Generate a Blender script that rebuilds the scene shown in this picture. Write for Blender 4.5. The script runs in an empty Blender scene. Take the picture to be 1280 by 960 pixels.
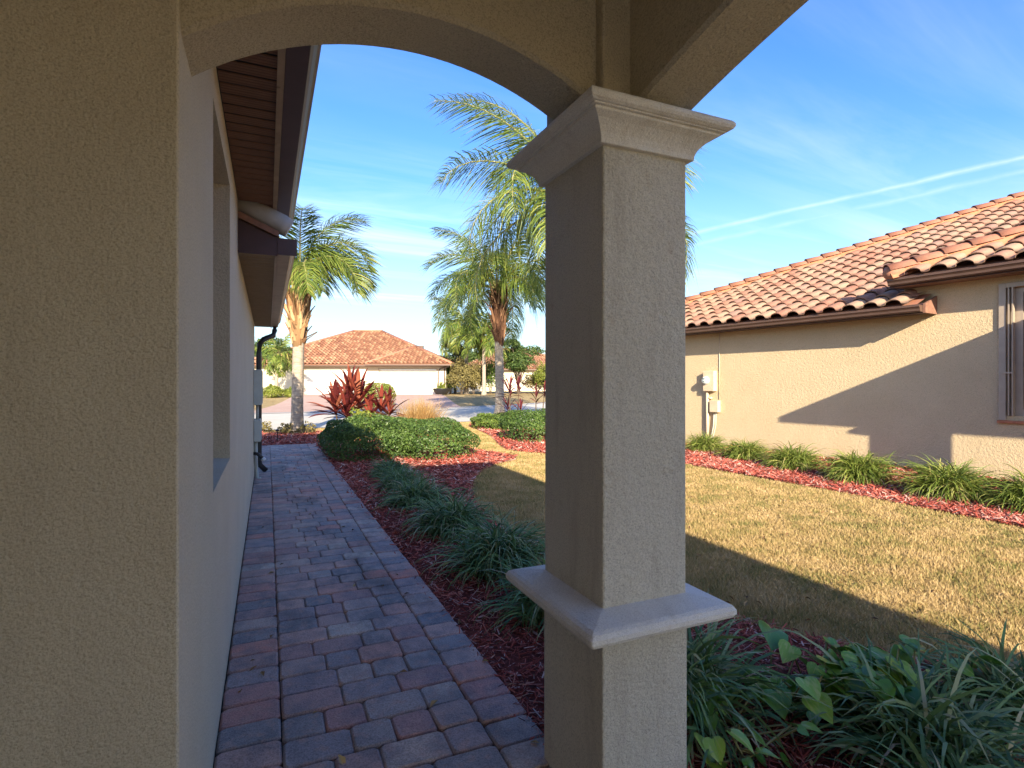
import bpy, math, random
import numpy as np
from mathutils import Vector, Matrix

C = bpy.context.scene.collection
SC = bpy.context.scene
R = math.radians
rnd = random.Random(7)
rng = np.random.RandomState(11)

# ------------------------------------------------------------------ camera
cam_d = bpy.data.cameras.new("camera")
cam = bpy.data.objects.new("camera", cam_d)
C.objects.link(cam)
cam.location = (0, 0, 1.5)
cam.rotation_euler = (R(90), 0, R(-23.9))
cam_d.sensor_width = 36
cam_d.lens = 19.4
cam_d.shift_y = -0.0023
cam_d.clip_start = 0.05
cam_d.clip_end = 3000
SC.camera = cam

# ------------------------------------------------------------------ light
SUN_EL = 21.5
TRAVEL = (0.27, 0.963)                      # where the sunlight goes, on the ground
sun_d = bpy.data.lights.new("sun", 'SUN')
sun = bpy.data.objects.new("sun", sun_d)
C.objects.link(sun)
sun.location = (-8, -25, 20)
_d = Vector((TRAVEL[0] * math.cos(R(SUN_EL)), TRAVEL[1] * math.cos(R(SUN_EL)), -math.sin(R(SUN_EL))))
sun.rotation_euler = _d.to_track_quat('-Z', 'Y').to_euler()
sun_d.energy = 2.9
sun_d.angle = R(0.5)
sun_d.color = (1.0, 0.87, 0.66)

SC.view_settings.view_transform = 'Standard'
SC.view_settings.look = 'None'
SC.view_settings.gamma = 1.0
SC.view_settings.exposure = 2.2
SC.render.engine = 'CYCLES'
SC.cycles.max_bounces = 8
SC.cycles.diffuse_bounces = 5

# ------------------------------------------------------------------ node helpers
class NT:
    def __init__(self, tree):
        self.t = tree; self.n = tree.nodes; self.l = tree.links
    def new(self, typ, **kw):
        nd = self.n.new(typ)
        for k, v in kw.items(): setattr(nd, k, v)
        return nd
    def put(self, sock, v):
        if isinstance(v, bpy.types.NodeSocket): self.l.new(v, sock)
        elif v is not None:
            if sock.type == 'RGBA' and len(v) == 3: v = (*v, 1)
            sock.default_value = v
    def math(self, op, a, b=None, clamp=False):
        nd = self.new('ShaderNodeMath', operation=op, use_clamp=clamp)
        self.put(nd.inputs[0], a)
        if b is not None: self.put(nd.inputs[1], b)
        return nd.outputs[0]
    def vmath(self, op, a, b=None):
        nd = self.new('ShaderNodeVectorMath', operation=op)
        self.put(nd.inputs[0], a)
        if b is not None: self.put(nd.inputs[1], b)
        return nd.outputs['Value'] if op in ('DOT_PRODUCT', 'LENGTH') else nd.outputs[0]
    def noise(self, vec, scale, detail=3, rough=0.55, dist=0.0):
        nd = self.new('ShaderNodeTexNoise')
        self.put(nd.inputs['Vector'], vec); nd.inputs['Scale'].default_value = scale
        nd.inputs['Detail'].default_value = detail; nd.inputs['Roughness'].default_value = rough
        nd.inputs['Distortion'].default_value = dist
        return nd.outputs['Fac']
    def voro(self, vec, scale, feature='F1'):
        nd = self.new('ShaderNodeTexVoronoi', feature=feature)
        self.put(nd.inputs['Vector'], vec); nd.inputs['Scale'].default_value = scale
        return nd.outputs['Distance']
    def ramp(self, fac, stops, interp='LINEAR'):
        nd = self.new('ShaderNodeValToRGB'); nd.color_ramp.interpolation = interp
        e = nd.color_ramp.elements
        while len(e) < len(stops): e.new(0.5)
        for i, (p, c) in enumerate(stops):
            e[i].position = p
            e[i].color = (c, c, c, 1) if isinstance(c, (int, float)) else (*c, 1)
        self.put(nd.inputs[0], fac)
        return nd.outputs[0]
    def mix(self, fac, a, b, mode='MIX'):
        nd = self.new('ShaderNodeMix', data_type='RGBA', blend_type=mode)
        self.put(nd.inputs['Factor'], fac); self.put(nd.inputs['A'], a) if False else None
        self.put(nd.inputs[6], a); self.put(nd.inputs[7], b)
        return nd.outputs[2]
    def scale(self, vec, s):
        nd = self.new('ShaderNodeMapping'); self.put(nd.inputs['Vector'], vec)
        nd.inputs['Scale'].default_value = s
        return nd.outputs[0]
    def bump(self, h, strength=0.5, dist=0.01):
        nd = self.new('ShaderNodeBump'); nd.inputs['Strength'].default_value = strength
        nd.inputs['Distance'].default_value = dist
        self.put(nd.inputs['Height'], h)
        return nd.outputs[0]
    def pos(self):
        return self.new('ShaderNodeNewGeometry').outputs['Position']
    def rand(self):
        g = self.new('ShaderNodeNewGeometry').outputs['Random Per Island']
        o = self.new('ShaderNodeObjectInfo').outputs['Random']
        return self.math('FRACT', self.math('ADD', self.math('MULTIPLY', g, 7.31), self.math('MULTIPLY', o, 5.17)))

def material(name):
    m = bpy.data.materials.new(name); m.use_nodes = True
    nt = NT(m.node_tree); nt.n.clear()
    out = nt.new('ShaderNodeOutputMaterial'); p = nt.new('ShaderNodeBsdfPrincipled')
    nt.l.new(p.outputs[0], out.inputs[0])
    return m, nt, p

# ------------------------------------------------------------------ world
W = bpy.data.worlds.new("World"); SC.world = W; W.use_nodes = True
nt = NT(W.node_tree); nt.n.clear()
wout = nt.new('ShaderNodeOutputWorld'); bg = nt.new('ShaderNodeBackground')
sky = nt.new('ShaderNodeTexSky', sky_type='NISHITA')
sky.sun_disc = False
sky.sun_elevation = R(SUN_EL)
sky.sun_rotation = math.atan2(-TRAVEL[0], -TRAVEL[1])
sky.air_density = 1.0; sky.dust_density = 0.9; sky.ozone_density = 3.2
dirv = nt.new('ShaderNodeTexCoord').outputs['Generated']
sep = nt.new('ShaderNodeSeparateXYZ'); nt.l.new(dirv, sep.inputs[0])
el = sep.outputs['Z']
# thin cirrus: noise on a flat layer above (direction divided by its height)
hgt = nt.math('MAXIMUM', nt.math('ADD', el, 0.10), 0.02)
flat = nt.vmath('DIVIDE', dirv, None)
cmb = nt.new('ShaderNodeCombineXYZ')
for i in range(3): nt.l.new(hgt, cmb.inputs[i])
nt.l.new(cmb.outputs[0], flat.node.inputs[1])
rot = nt.new('ShaderNodeMapping'); nt.l.new(flat, rot.inputs['Vector'])
rot.inputs['Rotation'].default_value = (0, 0, R(28)); rot.inputs['Scale'].default_value = (0.30, 1.5, 0.0)
c1 = nt.noise(rot.outputs[0], 1.6, 6, 0.62, 0.6)
c2 = nt.noise(rot.outputs[0], 0.7, 3, 0.5, 0.2)
cl = nt.math('MULTIPLY', nt.ramp(c1, [(0.44, 0.0), (0.78, 1.0)]), nt.ramp(c2, [(0.40, 0.0), (0.66, 1.0)]))
low = nt.ramp(el, [(0.0, 1.0), (0.28, 0.75), (0.5, 0.35), (1.0, 0.2)])
cl = nt.math('MULTIPLY', cl, low)
haze_f = nt.ramp(el, [(0.0, 0.12), (0.10, 0.06), (0.24, 0.0)])
cl = nt.math('MAXIMUM', nt.math('MULTIPLY', cl, 0.80), haze_f)
def trail(nrm, axis, lo, hi, w, amt):
    d = nt.vmath('DOT_PRODUCT', dirv, nrm)
    wob = nt.math('MULTIPLY', nt.math('SUBTRACT', nt.noise(dirv, 9.0, 4), 0.5), w * 1.6)
    d = nt.math('ABSOLUTE', nt.math('ADD', d, wob))
    f = nt.math('SUBTRACT', 1.0, nt.math('DIVIDE', d, w), True)
    f = nt.math('POWER', f, 1.3)
    a = nt.vmath('DOT_PRODUCT', dirv, axis)
    mr = nt.new('ShaderNodeMapRange', interpolation_type='SMOOTHSTEP')
    nt.put(mr.inputs[0], a); mr.inputs[1].default_value = lo; mr.inputs[2].default_value = hi
    fr = nt.ramp(nt.noise(dirv, 14.0, 5, 0.6), [(0.3, 0.25), (0.6, 1.0)])
    return nt.math('MULTIPLY', nt.math('MULTIPLY', nt.math('MULTIPLY', f, mr.outputs[0]), fr), amt)
def pdir(u, v):                    # compass direction of a point of the sky
    x, z = (u - 640) / 690, (477 - v) / 690
    th = R(23.9)
    return Vector((x * math.cos(th) + math.sin(th), math.cos(th) - x * math.sin(th), z)).normalized()
for (a, b, w, amt) in (((860, 293), (1280, 196), 0.0055, 0.33), ((860, 308), (1280, 214), 0.006, 0.17)):
    da, db = pdir(*a), pdir(*b)
    n = da.cross(db).normalized()
    ax = (db - da * da.dot(db)).normalized()
    cl = nt.math('MAXIMUM', cl, trail(tuple(n), tuple(ax), -0.25, 0.15, w, amt))
hs = nt.new('ShaderNodeHueSaturation'); nt.l.new(sky.outputs[0], hs.inputs['Color'])
hs.inputs['Saturation'].default_value = 1.25; hs.inputs['Hue'].default_value = 0.514; hs.inputs['Value'].default_value = 1.0
lowhaze = nt.ramp(el, [(0.0, 0.80), (0.12, 0.55), (0.34, 0.0)])
skyb = nt.mix(lowhaze, hs.outputs[0], (2.0, 2.75, 3.1))
skyc = nt.mix(cl, skyb, (4.4, 4.5, 4.6))
nt.l.new(skyc, bg.inputs['Color']); bg.inputs['Strength'].default_value = 0.081
nt.l.new(bg.outputs[0], wout.inputs[0])

# ------------------------------------------------------------------ object helpers
def tag(o, label=None, cat=None, group=None, kind=None):
    if label: o['label'] = label
    if cat: o['category'] = cat
    if group: o['group'] = group
    if kind: o['kind'] = kind
    return o

def thing(name, label, cat, loc=(0, 0, 0), rz=0.0, group=None):
    o = bpy.data.objects.new(name, None); C.objects.link(o)
    o.empty_display_size = 0.2
    o.location = loc; o.rotation_euler = (0, 0, rz)
    return tag(o, label, cat, group)

def link(name, me, parent=None, loc=None, rot=None, scl=None):
    o = bpy.data.objects.new(name, me); C.objects.link(o)
    if parent: o.parent = parent
    if loc is not None: o.location = loc
    if rot is not None: o.rotation_euler = rot
    if scl is not None: o.scale = scl
    return o

def np_mesh(name, V, F, m, smooth=False):
    """V (n,3); F (k,3) or (k,4) array -> mesh"""
    V = np.asarray(V, dtype=np.float32); F = np.asarray(F, dtype=np.int32)
    me = bpy.data.meshes.new(name)
    k, c = F.shape
    me.vertices.add(len(V)); me.vertices.foreach_set('co', V.ravel())
    me.loops.add(k * c); me.loops.foreach_set('vertex_index', F.ravel())
    me.polygons.add(k); me.polygons.foreach_set('loop_start', np.arange(k, dtype=np.int32) * c)
    me.polygons.foreach_set('use_smooth', np.full(k, smooth))
    me.update(calc_edges=True); me.validate()
    if m: me.materials.append(m)
    return me

class MB:
    """collects faces, links them as one mesh object"""
    def __init__(self): self.v = []; self.f = []
    def add(self, vs, fs):
        b = len(self.v); self.v += [tuple(p) for p in vs]; self.f += [tuple(b + i for i in f) for f in fs]
        return self
    def box(self, x0, x1, y0, y1, z0, z1):
        if x0 > x1: x0, x1 = x1, x0
        if y0 > y1: y0, y1 = y1, y0
        v = [(x0, y0, z0), (x1, y0, z0), (x1, y1, z0), (x0, y1, z0), (x0, y0, z1), (x1, y0, z1), (x1, y1, z1), (x0, y1, z1)]
        return self.add(v, [(0, 3, 2, 1), (4, 5, 6, 7), (0, 1, 5, 4), (1, 2, 6, 5), (2, 3, 7, 6), (3, 0, 4, 7)])
    def prism(self, poly, f0, f1):
        """poly: list of 2-D points; f0/f1 map a 2-D point to the two end faces"""
        n = len(poly)
        v = [f0(p) for p in poly] + [f1(p) for p in poly]
        f = [(i, (i + 1) % n, n + (i + 1) % n, n + i) for i in range(n)]
        f += [tuple(range(n - 1, -1, -1)), tuple(range(n, 2 * n))]
        return self.add(v, f)
    def tube(self, pts, r, n=8, cap=True):
        pts = [Vector(p) for p in pts]; rs = r if isinstance(r, (list, tuple)) else [r] * len(pts)
        b = len(self.v); up = Vector((0.13, 0.21, 0.97))
        for i, p in enumerate(pts):
            d = (pts[min(i + 1, len(pts) - 1)] - pts[max(i - 1, 0)]).normalized()
            a = d.cross(up)
            if a.length < 1e-3: a = d.cross(Vector((1, 0, 0)))
            a.normalize(); c = d.cross(a)
            for k in range(n):
                t = 2 * math.pi * k / n
                self.v.append(tuple(p + (a * math.cos(t) + c * math.sin(t)) * rs[i]))
        for i in range(len(pts) - 1):
            for k in range(n):
                k2 = (k + 1) % n
                self.f.append((b + i * n + k, b + i * n + k2, b + (i + 1) * n + k2, b + (i + 1) * n + k))
        if cap:
            self.f.append(tuple(b + k for k in range(n - 1, -1, -1)))
            e = b + (len(pts) - 1) * n
            self.f.append(tuple(e + k for k in range(n)))
        return self
    def square_lathe(self, cx, cy, hx, hy, prof):
        """prof: (overhang, z) list round a rectangle, closed top and bottom"""
        b = len(self.v)
        for (o, z) in prof:
            for (sx, sy) in ((-1, -1), (1, -1), (1, 1), (-1, 1)):
                self.v.append((cx + sx * (hx + o), cy + sy * (hy + o), z))
        for i in range(len(prof) - 1):
            for k in range(4):
                k2 = (k + 1) % 4
                self.f.append((b + i * 4 + k, b + i * 4 + k2, b + (i + 1) * 4 + k2, b + (i + 1) * 4 + k))
        self.f.append((b + 3, b + 2, b + 1, b)); e = b + (len(prof) - 1) * 4
        self.f.append((e, e + 1, e + 2, e + 3))
        return self
    def mesh(self, name, m, smooth=False, off=(0, 0, 0)):
        me = bpy.data.meshes.new(name)
        me.from_pydata([(x - off[0], y - off[1], z - off[2]) for x, y, z in self.v], [], self.f)
        if smooth: me.polygons.foreach_set('use_smooth', [True] * len(me.polygons))
        me.update(); me.materials.append(m)
        return me
    def build(self, name, m, parent=None, smooth=False, off=None, bevel=0.0, seg=2, recalc=True):
        if off is None:
            off = (0, 0, 0)
            if parent is not None and parent.get('_w'):
                off = tuple(parent['_w'])
        me = self.mesh(name, m, smooth, off)
        if recalc:
            import bmesh
            bm = bmesh.new(); bm.from_mesh(me); bmesh.ops.recalc_face_normals(bm, faces=bm.faces); bm.to_mesh(me); bm.free()
        o = link(name, me, parent)
        if parent is not None and parent.get('_w'): o['_w'] = list(parent['_w'])
        if bevel:
            md = o.modifiers.new('bevel', 'BEVEL'); md.width = bevel; md.segments = seg; md.limit_method = 'ANGLE'
            md.angle_limit = R(40)
            md.harden_normals = False
        return o

def wthing(name, label, cat, loc, group=None):
    """a thing whose parts are given in world coordinates"""
    o = thing(name, label, cat, loc, 0, group); o['_w'] = list(loc)
    return o

def inside(px, py, poly):
    px = np.asarray(px); py = np.asarray(py)
    r = np.zeros(px.shape, bool); n = len(poly); j = n - 1
    for i in range(n):
        xi, yi = poly[i]; xj, yj = poly[j]
        if yi != yj:
            c = ((yi > py) != (yj > py)) & (px < (xj - xi) * (py - yi) / (yj - yi) + xi)
            r ^= c
        j = i
    return r

def smooth_poly(pts, it=2):
    for _ in range(it):
        q = []
        for i in range(len(pts)):
            a, b = pts[i], pts[(i + 1) % len(pts)]
            q.append((a[0] * .75 + b[0] * .25, a[1] * .75 + b[1] * .25)); q.append((a[0] * .25 + b[0] * .75, a[1] * .25 + b[1] * .75))
        pts = q
    return pts

def gz(x, y):
    """height of the ground: flat near us, the lots across the street lie a little higher"""
    t = np.clip((0.405 * np.asarray(x, float) + 0.914 * np.asarray(y, float) - 33) / 13, 0, 1)
    return 0.36 * t * t * (3 - 2 * t)
# ------------------------------------------------------------------ materials
def stucco(name, col, col2, bump=0.5, scale=62.0, streak=0.0, rough=0.9, pit_dark=0.30, stain=0.0):
    m, nt, p = material(name); ps = nt.pos()
    big = nt.noise(ps, 1.7, 4, 0.6)
    c = nt.mix(nt.ramp(big, [(0.3, 0.0), (0.7, 1.0)]), col, col2)
    v = nt.noise(ps, scale * 1.35, 5, 0.68, 0.1)
    v2 = nt.noise(ps, scale * 0.6, 3, 0.55, 0.1)
    h = nt.math('ADD', nt.math('MULTIPLY', v, 1.6), nt.math('MULTIPLY', v2, 1.5))
    pit = nt.ramp(nt.noise(ps, scale * 2.6, 3, 0.6), [(0.34, 1.0 - pit_dark), (0.52, 1.0)])  # random fine pits, darkened in the colour to bring out the grain
    c = nt.mix(1.0, c, pit, 'MULTIPLY')
    sp = nt.ramp(nt.noise(ps, 260.0, 2), [(0.3, 0.80), (0.5, 1.0)])
    c = nt.mix(0.8, c, sp, 'MULTIPLY')
    if streak:
        st = nt.noise(nt.scale(ps, (9.0, 9.0, 0.7)), 3.0, 5, 0.7)
        c = nt.mix(nt.math('MULTIPLY', nt.ramp(st, [(0.5, 0.0), (0.75, 1.0)]), streak), c, (0.58, 0.54, 0.47))
    if stain:
        sn = nt.noise(nt.scale(ps, (7.0, 7.0, 1.1)), 1.6, 5, 0.7)
        c = nt.mix(nt.math('MULTIPLY', nt.ramp(sn, [(0.52, 0.0), (0.72, 1.0)]), stain), c, (0.30, 0.25, 0.19))
        rs = nt.noise(ps, 11.0, 4, 0.7)
        c = nt.mix(nt.math('MULTIPLY', nt.ramp(rs, [(0.62, 0.0), (0.72, 1.0)]), stain * 0.8), c, (0.36, 0.24, 0.13))
    nt.put(p.inputs['Base Color'], c); p.inputs['Roughness'].default_value = rough
    p.inputs['Specular IOR Level'].default_value = 0.25
    nt.put(p.inputs['Normal'], nt.bump(h, bump, 0.0052))
    return m

def plain(name, col, rough=0.6, var=0.12, nscale=8.0, metal=0.0, bump=0.0, bscale=60.0, spec=0.4):
    m, nt, p = material(name); ps = nt.pos()
    n = nt.noise(ps, nscale, 4, 0.6)
    c = nt.mix(nt.ramp(n, [(0.3, 0.0), (0.7, 1.0)]), tuple(x * (1 - var) for x in col), tuple(min(1, x * (1 + var)) for x in col))
    nt.put(p.inputs['Base Color'], c)
    p.inputs['Roughness'].default_value = rough; p.inputs['Metallic'].default_value = metal
    p.inputs['Specular IOR Level'].default_value = spec
    if bump: nt.put(p.inputs['Normal'], nt.bump(nt.noise(ps, bscale, 4, 0.6), bump, 0.005))
    return m

def leafmat(name, stops, rough=0.5, trans=0.25, patch=None):
    """leaf colours spread over the leaves; a little light passes through"""
    m, nt, p = material(name)
    r = nt.rand(); ps = nt.pos()
    f = r
    if patch:
        f = nt.math('ADD', nt.math('MULTIPLY', r, 1 - patch[1]), nt.math('MULTIPLY', nt.ramp(nt.noise(ps, patch[0], 3), [(0.34, 0.0), (0.66, 1.0)]), patch[1]))
    c = nt.ramp(f, stops)
    nt.put(p.inputs['Base Color'], c); p.inputs['Roughness'].default_value = rough
    p.inputs['Specular IOR Level'].default_value = 0.3
    if trans:
        t = nt.new('ShaderNodeBsdfTranslucent'); nt.l.new(c, t.inputs[0])
        mx = nt.new('ShaderNodeMixShader'); mx.inputs[0].default_value = trans
        nt.l.new(p.outputs[0], mx.inputs[1]); nt.l.new(t.outputs[0], mx.inputs[2])
        out = [n for n in nt.n if n.type == 'OUTPUT_MATERIAL'][0]
        nt.l.new(mx.outputs[0], out.inputs[0])
    return m

M = {}
M['stucco'] = stucco('tan_stucco', (0.51, 0.445, 0.325), (0.57, 0.51, 0.38), 1.0, 70, 0.0, stain=0.15)
M['stucco_side'] = stucco('weathered_stucco', (0.60, 0.545, 0.41), (0.66, 0.605, 0.465), 0.8, 75, 0.55)
M['stucco_col'] = stucco('column_stucco', (0.61, 0.57, 0.46), (0.68, 0.64, 0.53), 1.0, 75, 0.35, stain=0.35)
M['trim'] = stucco('smooth_trim_stucco', (0.74, 0.71, 0.635), (0.78, 0.75, 0.68), 0.6, 110, 0.1, pit_dark=0.22, stain=0.22)
M['stucco_n'] = stucco('sand_stucco', (0.595, 0.465, 0.285), (0.645, 0.51, 0.32), 1.0, 45, 0.0)
M['cream'] = stucco('cream_wall', (0.66, 0.60, 0.46), (0.72, 0.66, 0.52), 0.2, 25)
M['ceiling'] = stucco('porch_ceiling_stucco', (0.54, 0.45, 0.29), (0.59, 0.50, 0.33), 0.6, 62)
M['door'] = plain('white_door', (0.76, 0.74, 0.68), 0.5)
M['brown'] = plain('brown_aluminium', (0.105, 0.060, 0.042), 0.42, 0.12, 5, spec=0.5)
M['brown_d'] = plain('dark_brown_aluminium', (0.075, 0.042, 0.042), 0.45, 0.15)
M['soffit'] = plain('brown_soffit', (0.25, 0.145, 0.105), 0.55, 0.15, 9)
M['soffit_d'] = plain('brown_soffit_slot', (0.19, 0.11, 0.08), 0.6)
M['bronze_d'] = plain('bronze_soffit_slot', (0.23, 0.17, 0.11), 0.6)
M['bronze'] = plain('bronze_soffit', (0.36, 0.275, 0.185), 0.5, 0.15, 9)
M['lip'] = plain('pale_metal_and_sheen', (0.62, 0.63, 0.64), 0.4, 0.08)
M['grey'] = plain('grey_paint', (0.42, 0.43, 0.38), 0.5, 0.08)
M['beige_box'] = plain('beige_box_paint', (0.58, 0.47, 0.32), 0.5, 0.08)
M['black'] = plain('black_plastic', (0.018, 0.018, 0.02), 0.4)
M['glass_n'] = plain('dark_glass', (0.02, 0.015, 0.03), 0.25, 0.1, spec=0.15)
M['alu'] = plain('bronze_window_metal', (0.42, 0.34, 0.26), 0.4, 0.08, metal=0.2)
M['wood'] = plain('weathered_wood', (0.24, 0.12, 0.08), 0.7, 0.25, 20)
M['mortar'] = plain('terracotta_mortar', (0.42, 0.165, 0.085), 0.85, 0.2, 14, bump=0.4)

def tilemat(name, stops):
    m, nt, p = material(name); ps = nt.pos()
    c = nt.ramp(nt.rand(), stops)
    n = nt.noise(ps, 7.0, 5, 0.65)
    c = nt.mix(nt.math('MULTIPLY', nt.ramp(n, [(0.45, 0.0), (0.7, 1.0)]), 0.30), c, (0.31, 0.23, 0.165))
    c = nt.mix(nt.math('MULTIPLY', nt.ramp(nt.noise(ps, 23.0, 4), [(0.52, 0.0), (0.7, 1.0)]), 0.4), c, (0.20, 0.10, 0.07))
    nt.put(p.inputs['Base Color'], c); p.inputs['Roughness'].default_value = 0.8
    nt.put(p.inputs['Normal'], nt.bump(nt.noise(ps, 70, 3), 0.25, 0.005))
    return m
M['tile'] = tilemat('clay_tile', [(0.0, (0.235, 0.10, 0.065)), (0.3, (0.275, 0.137, 0.094)), (0.55, (0.29, 0.172, 0.118)), (0.8, (0.31, 0.205, 0.138)), (1.0, (0.225, 0.125, 0.10))])
M['cap'] = tilemat('terracotta_cap', [(0.0, (0.34, 0.13, 0.075)), (1.0, (0.38, 0.17, 0.10))])
M['tile_far'] = tilemat('far_clay_tile', [(0.0, (0.17, 0.062, 0.034)), (0.4, (0.28, 0.12, 0.065)), (0.7, (0.40, 0.245, 0.14)), (1.0, (0.23, 0.088, 0.05))])

def pavermat():
    m, nt, p = material('concrete_paver'); ps = nt.pos()
    r = nt.rand()
    c = nt.ramp(r, [(0.0, (0.19, 0.175, 0.18)), (0.22, (0.34, 0.28, 0.25)), (0.42, (0.36, 0.195, 0.17)), (0.6, (0.44, 0.355, 0.29)),
                    (0.76, (0.50, 0.20, 0.145)), (0.88, (0.24, 0.22, 0.225)), (1.0, (0.46, 0.285, 0.23))])
    blot = nt.noise(ps, 6.5, 4, 0.6)
    c = nt.mix(nt.math('MULTIPLY', nt.ramp(blot, [(0.42, 0.0), (0.62, 1.0)]), 0.62), c, (0.15, 0.135, 0.145))
    c = nt.mix(nt.math('MULTIPLY', nt.ramp(nt.noise(ps, 17.0, 4), [(0.5, 0.0), (0.68, 1.0)]), 0.6), c, (0.42, 0.25, 0.195))
    st = nt.noise(nt.scale(ps, (1.6, 0.6, 1.0)), 1.3, 5, 0.65)
    c = nt.mix(nt.math('MULTIPLY', nt.ramp(st, [(0.52, 0.0), (0.68, 1.0)]), 0.62), c, (0.035, 0.033, 0.035))
    c = nt.mix(1.0, c, nt.ramp(nt.noise(ps, 150, 4, 0.7), [(0.32, 0.6), (0.5, 1.15), (0.75, 1.6)]), 'MULTIPLY')
    nt.put(p.inputs['Base Color'], c); p.inputs['Roughness'].default_value = 0.72
    p.inputs['Specular IOR Level'].default_value = 0.35
    h = nt.math('ADD', nt.noise(ps, 85, 4, 0.65), nt.math('MULTIPLY', nt.noise(ps, 16, 3), 1.2))
    nt.put(p.inputs['Normal'], nt.bump(h, 0.5, 0.008))
    return m
M['paver'] = pavermat()
M['joint'] = plain('joint_sand', (0.060, 0.052, 0.046), 0.95, 0.4, 30, bump=0.5, bscale=120)

def groundmat(name, stops, scale, bump, bscale):
    m, nt, p = material(name); ps = nt.pos()
    n = nt.noise(ps, scale, 6, 0.65); n2 = nt.noise(ps, scale * 14, 4, 0.7); n3 = nt.noise(ps, 0.35, 3)
    f = nt.math('ADD', nt.math('MULTIPLY', n, 0.4), nt.math('ADD', nt.math('MULTIPLY', n2, 0.35), nt.math('MULTIPLY', n3, 0.25)))
    c = nt.ramp(nt.ramp(f, [(0.3, 0.0), (0.7, 1.0)]), stops)
    nt.put(p.inputs['Base Color'], c); p.inputs['Roughness'].default_value = 0.95
    p.inputs['Specular IOR Level'].default_value = 0.0
    nt.put(p.inputs['Normal'], nt.bump(nt.noise(ps, bscale, 4, 0.7), bump, 0.03))
    return m
M['lawn'] = groundmat('dry_lawn', [(0.0, (0.17, 0.125, 0.055)), (0.35, (0.32, 0.235, 0.115)), (0.65, (0.44, 0.33, 0.17)), (1.0, (0.33, 0.28, 0.12))], 2.2, 0.8, 40)
M['mulch'] = groundmat('red_mulch_bed', [(0.0, (0.075, 0.025, 0.02)), (0.45, (0.19, 0.055, 0.043)), (0.8, (0.24, 0.075, 0.055)), (1.0, (0.28, 0.13, 0.10))], 7.0, 1.0, 45)
M['road'] = groundmat('pale_asphalt', [(0.0, (0.50, 0.46, 0.39)), (0.5, (0.56, 0.52, 0.44)), (1.0, (0.62, 0.58, 0.50))], 1.0, 0.2, 60)
M['concrete'] = groundmat('gutter_concrete', [(0.0, (0.48, 0.46, 0.42)), (1.0, (0.58, 0.56, 0.52))], 1.5, 0.2, 60)
M['drive'] = groundmat('pink_driveway', [(0.0, (0.42, 0.27, 0.21)), (0.5, (0.50, 0.35, 0.28)), (1.0, (0.56, 0.43, 0.36))], 3.0, 0.2, 40)

M['chip'] = leafmat('mulch_chip', [(0.0, (0.09, 0.025, 0.020)), (0.3, (0.30, 0.060, 0.042)), (0.6, (0.48, 0.105, 0.068)), (0.82, (0.52, 0.19, 0.14)), (1.0, (0.56, 0.42, 0.36))], 0.8, 0)
M['blade'] = leafmat('dry_grass_blade', [(0.0, (0.13, 0.14, 0.035)), (0.20, (0.25, 0.24, 0.075)), (0.38, (0.37, 0.27, 0.105)), (0.7, (0.54, 0.38, 0.175)), (1.0, (0.62, 0.47, 0.25))], 0.7, 0.25, (2.3, 0.42))
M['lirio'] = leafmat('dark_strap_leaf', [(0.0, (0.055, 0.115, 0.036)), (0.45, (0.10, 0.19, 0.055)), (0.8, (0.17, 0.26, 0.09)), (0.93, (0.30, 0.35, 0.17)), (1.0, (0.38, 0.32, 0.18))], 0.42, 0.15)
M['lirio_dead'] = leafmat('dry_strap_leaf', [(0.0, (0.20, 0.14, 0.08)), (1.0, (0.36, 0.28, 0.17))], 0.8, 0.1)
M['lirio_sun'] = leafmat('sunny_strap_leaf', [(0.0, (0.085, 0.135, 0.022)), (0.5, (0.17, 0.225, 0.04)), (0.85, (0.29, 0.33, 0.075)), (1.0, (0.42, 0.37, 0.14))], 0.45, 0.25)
M['hedge'] = leafmat('hedge_leaf', [(0.0, (0.035, 0.072, 0.018)), (0.5, (0.070, 0.125, 0.028)), (0.85, (0.12, 0.185, 0.042)), (1.0, (0.19, 0.25, 0.07))], 0.4, 0.2, (3.0, 0.3))
M['hedge_y'] = leafmat('yellow_green_leaf', [(0.0, (0.10, 0.13, 0.02)), (0.5, (0.18, 0.22, 0.035)), (1.0, (0.32, 0.34, 0.07))], 0.5, 0.3)
M['bright'] = leafmat('bright_leaf', [(0.0, (0.06, 0.11, 0.02)), (0.5, (0.12, 0.19, 0.035)), (1.0, (0.22, 0.28, 0.06))], 0.5, 0.3)
M['olive'] = leafmat('olive_leaf', [(0.0, (0.10, 0.085, 0.03)), (0.5, (0.18, 0.15, 0.055)), (1.0, (0.30, 0.25, 0.09))], 0.6, 0.25)
M['tree'] = leafmat('tree_leaf', [(0.0, (0.028, 0.058, 0.014)), (0.6, (0.06, 0.105, 0.025)), (1.0, (0.13, 0.17, 0.04))], 0.5, 0.2)
M['palm'] = leafmat('palm_leaflet', [(0.0, (0.070, 0.12, 0.026)), (0.5, (0.145, 0.205, 0.038)), (0.85, (0.24, 0.29, 0.055)), (1.0, (0.36, 0.35, 0.09))], 0.42, 0.4)
M['rachis'] = plain('palm_rachis', (0.26, 0.24, 0.09), 0.6)
M['bark'] = None
M['stem'] = plain('shrub_stem', (0.10, 0.07, 0.045), 0.9, 0.2)
M['red'] = leafmat('red_strap_leaf', [(0.0, (0.075, 0.014, 0.016)), (0.35, (0.16, 0.028, 0.024)), (0.7, (0.29, 0.062, 0.040)), (1.0, (0.42, 0.15, 0.085))], 0.4, 0.3)
M['purple'] = leafmat('maroon_strap_leaf', [(0.0, (0.055, 0.014, 0.02)), (0.6, (0.13, 0.026, 0.034)), (1.0, (0.24, 0.06, 0.05))], 0.4, 0.25)
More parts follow.
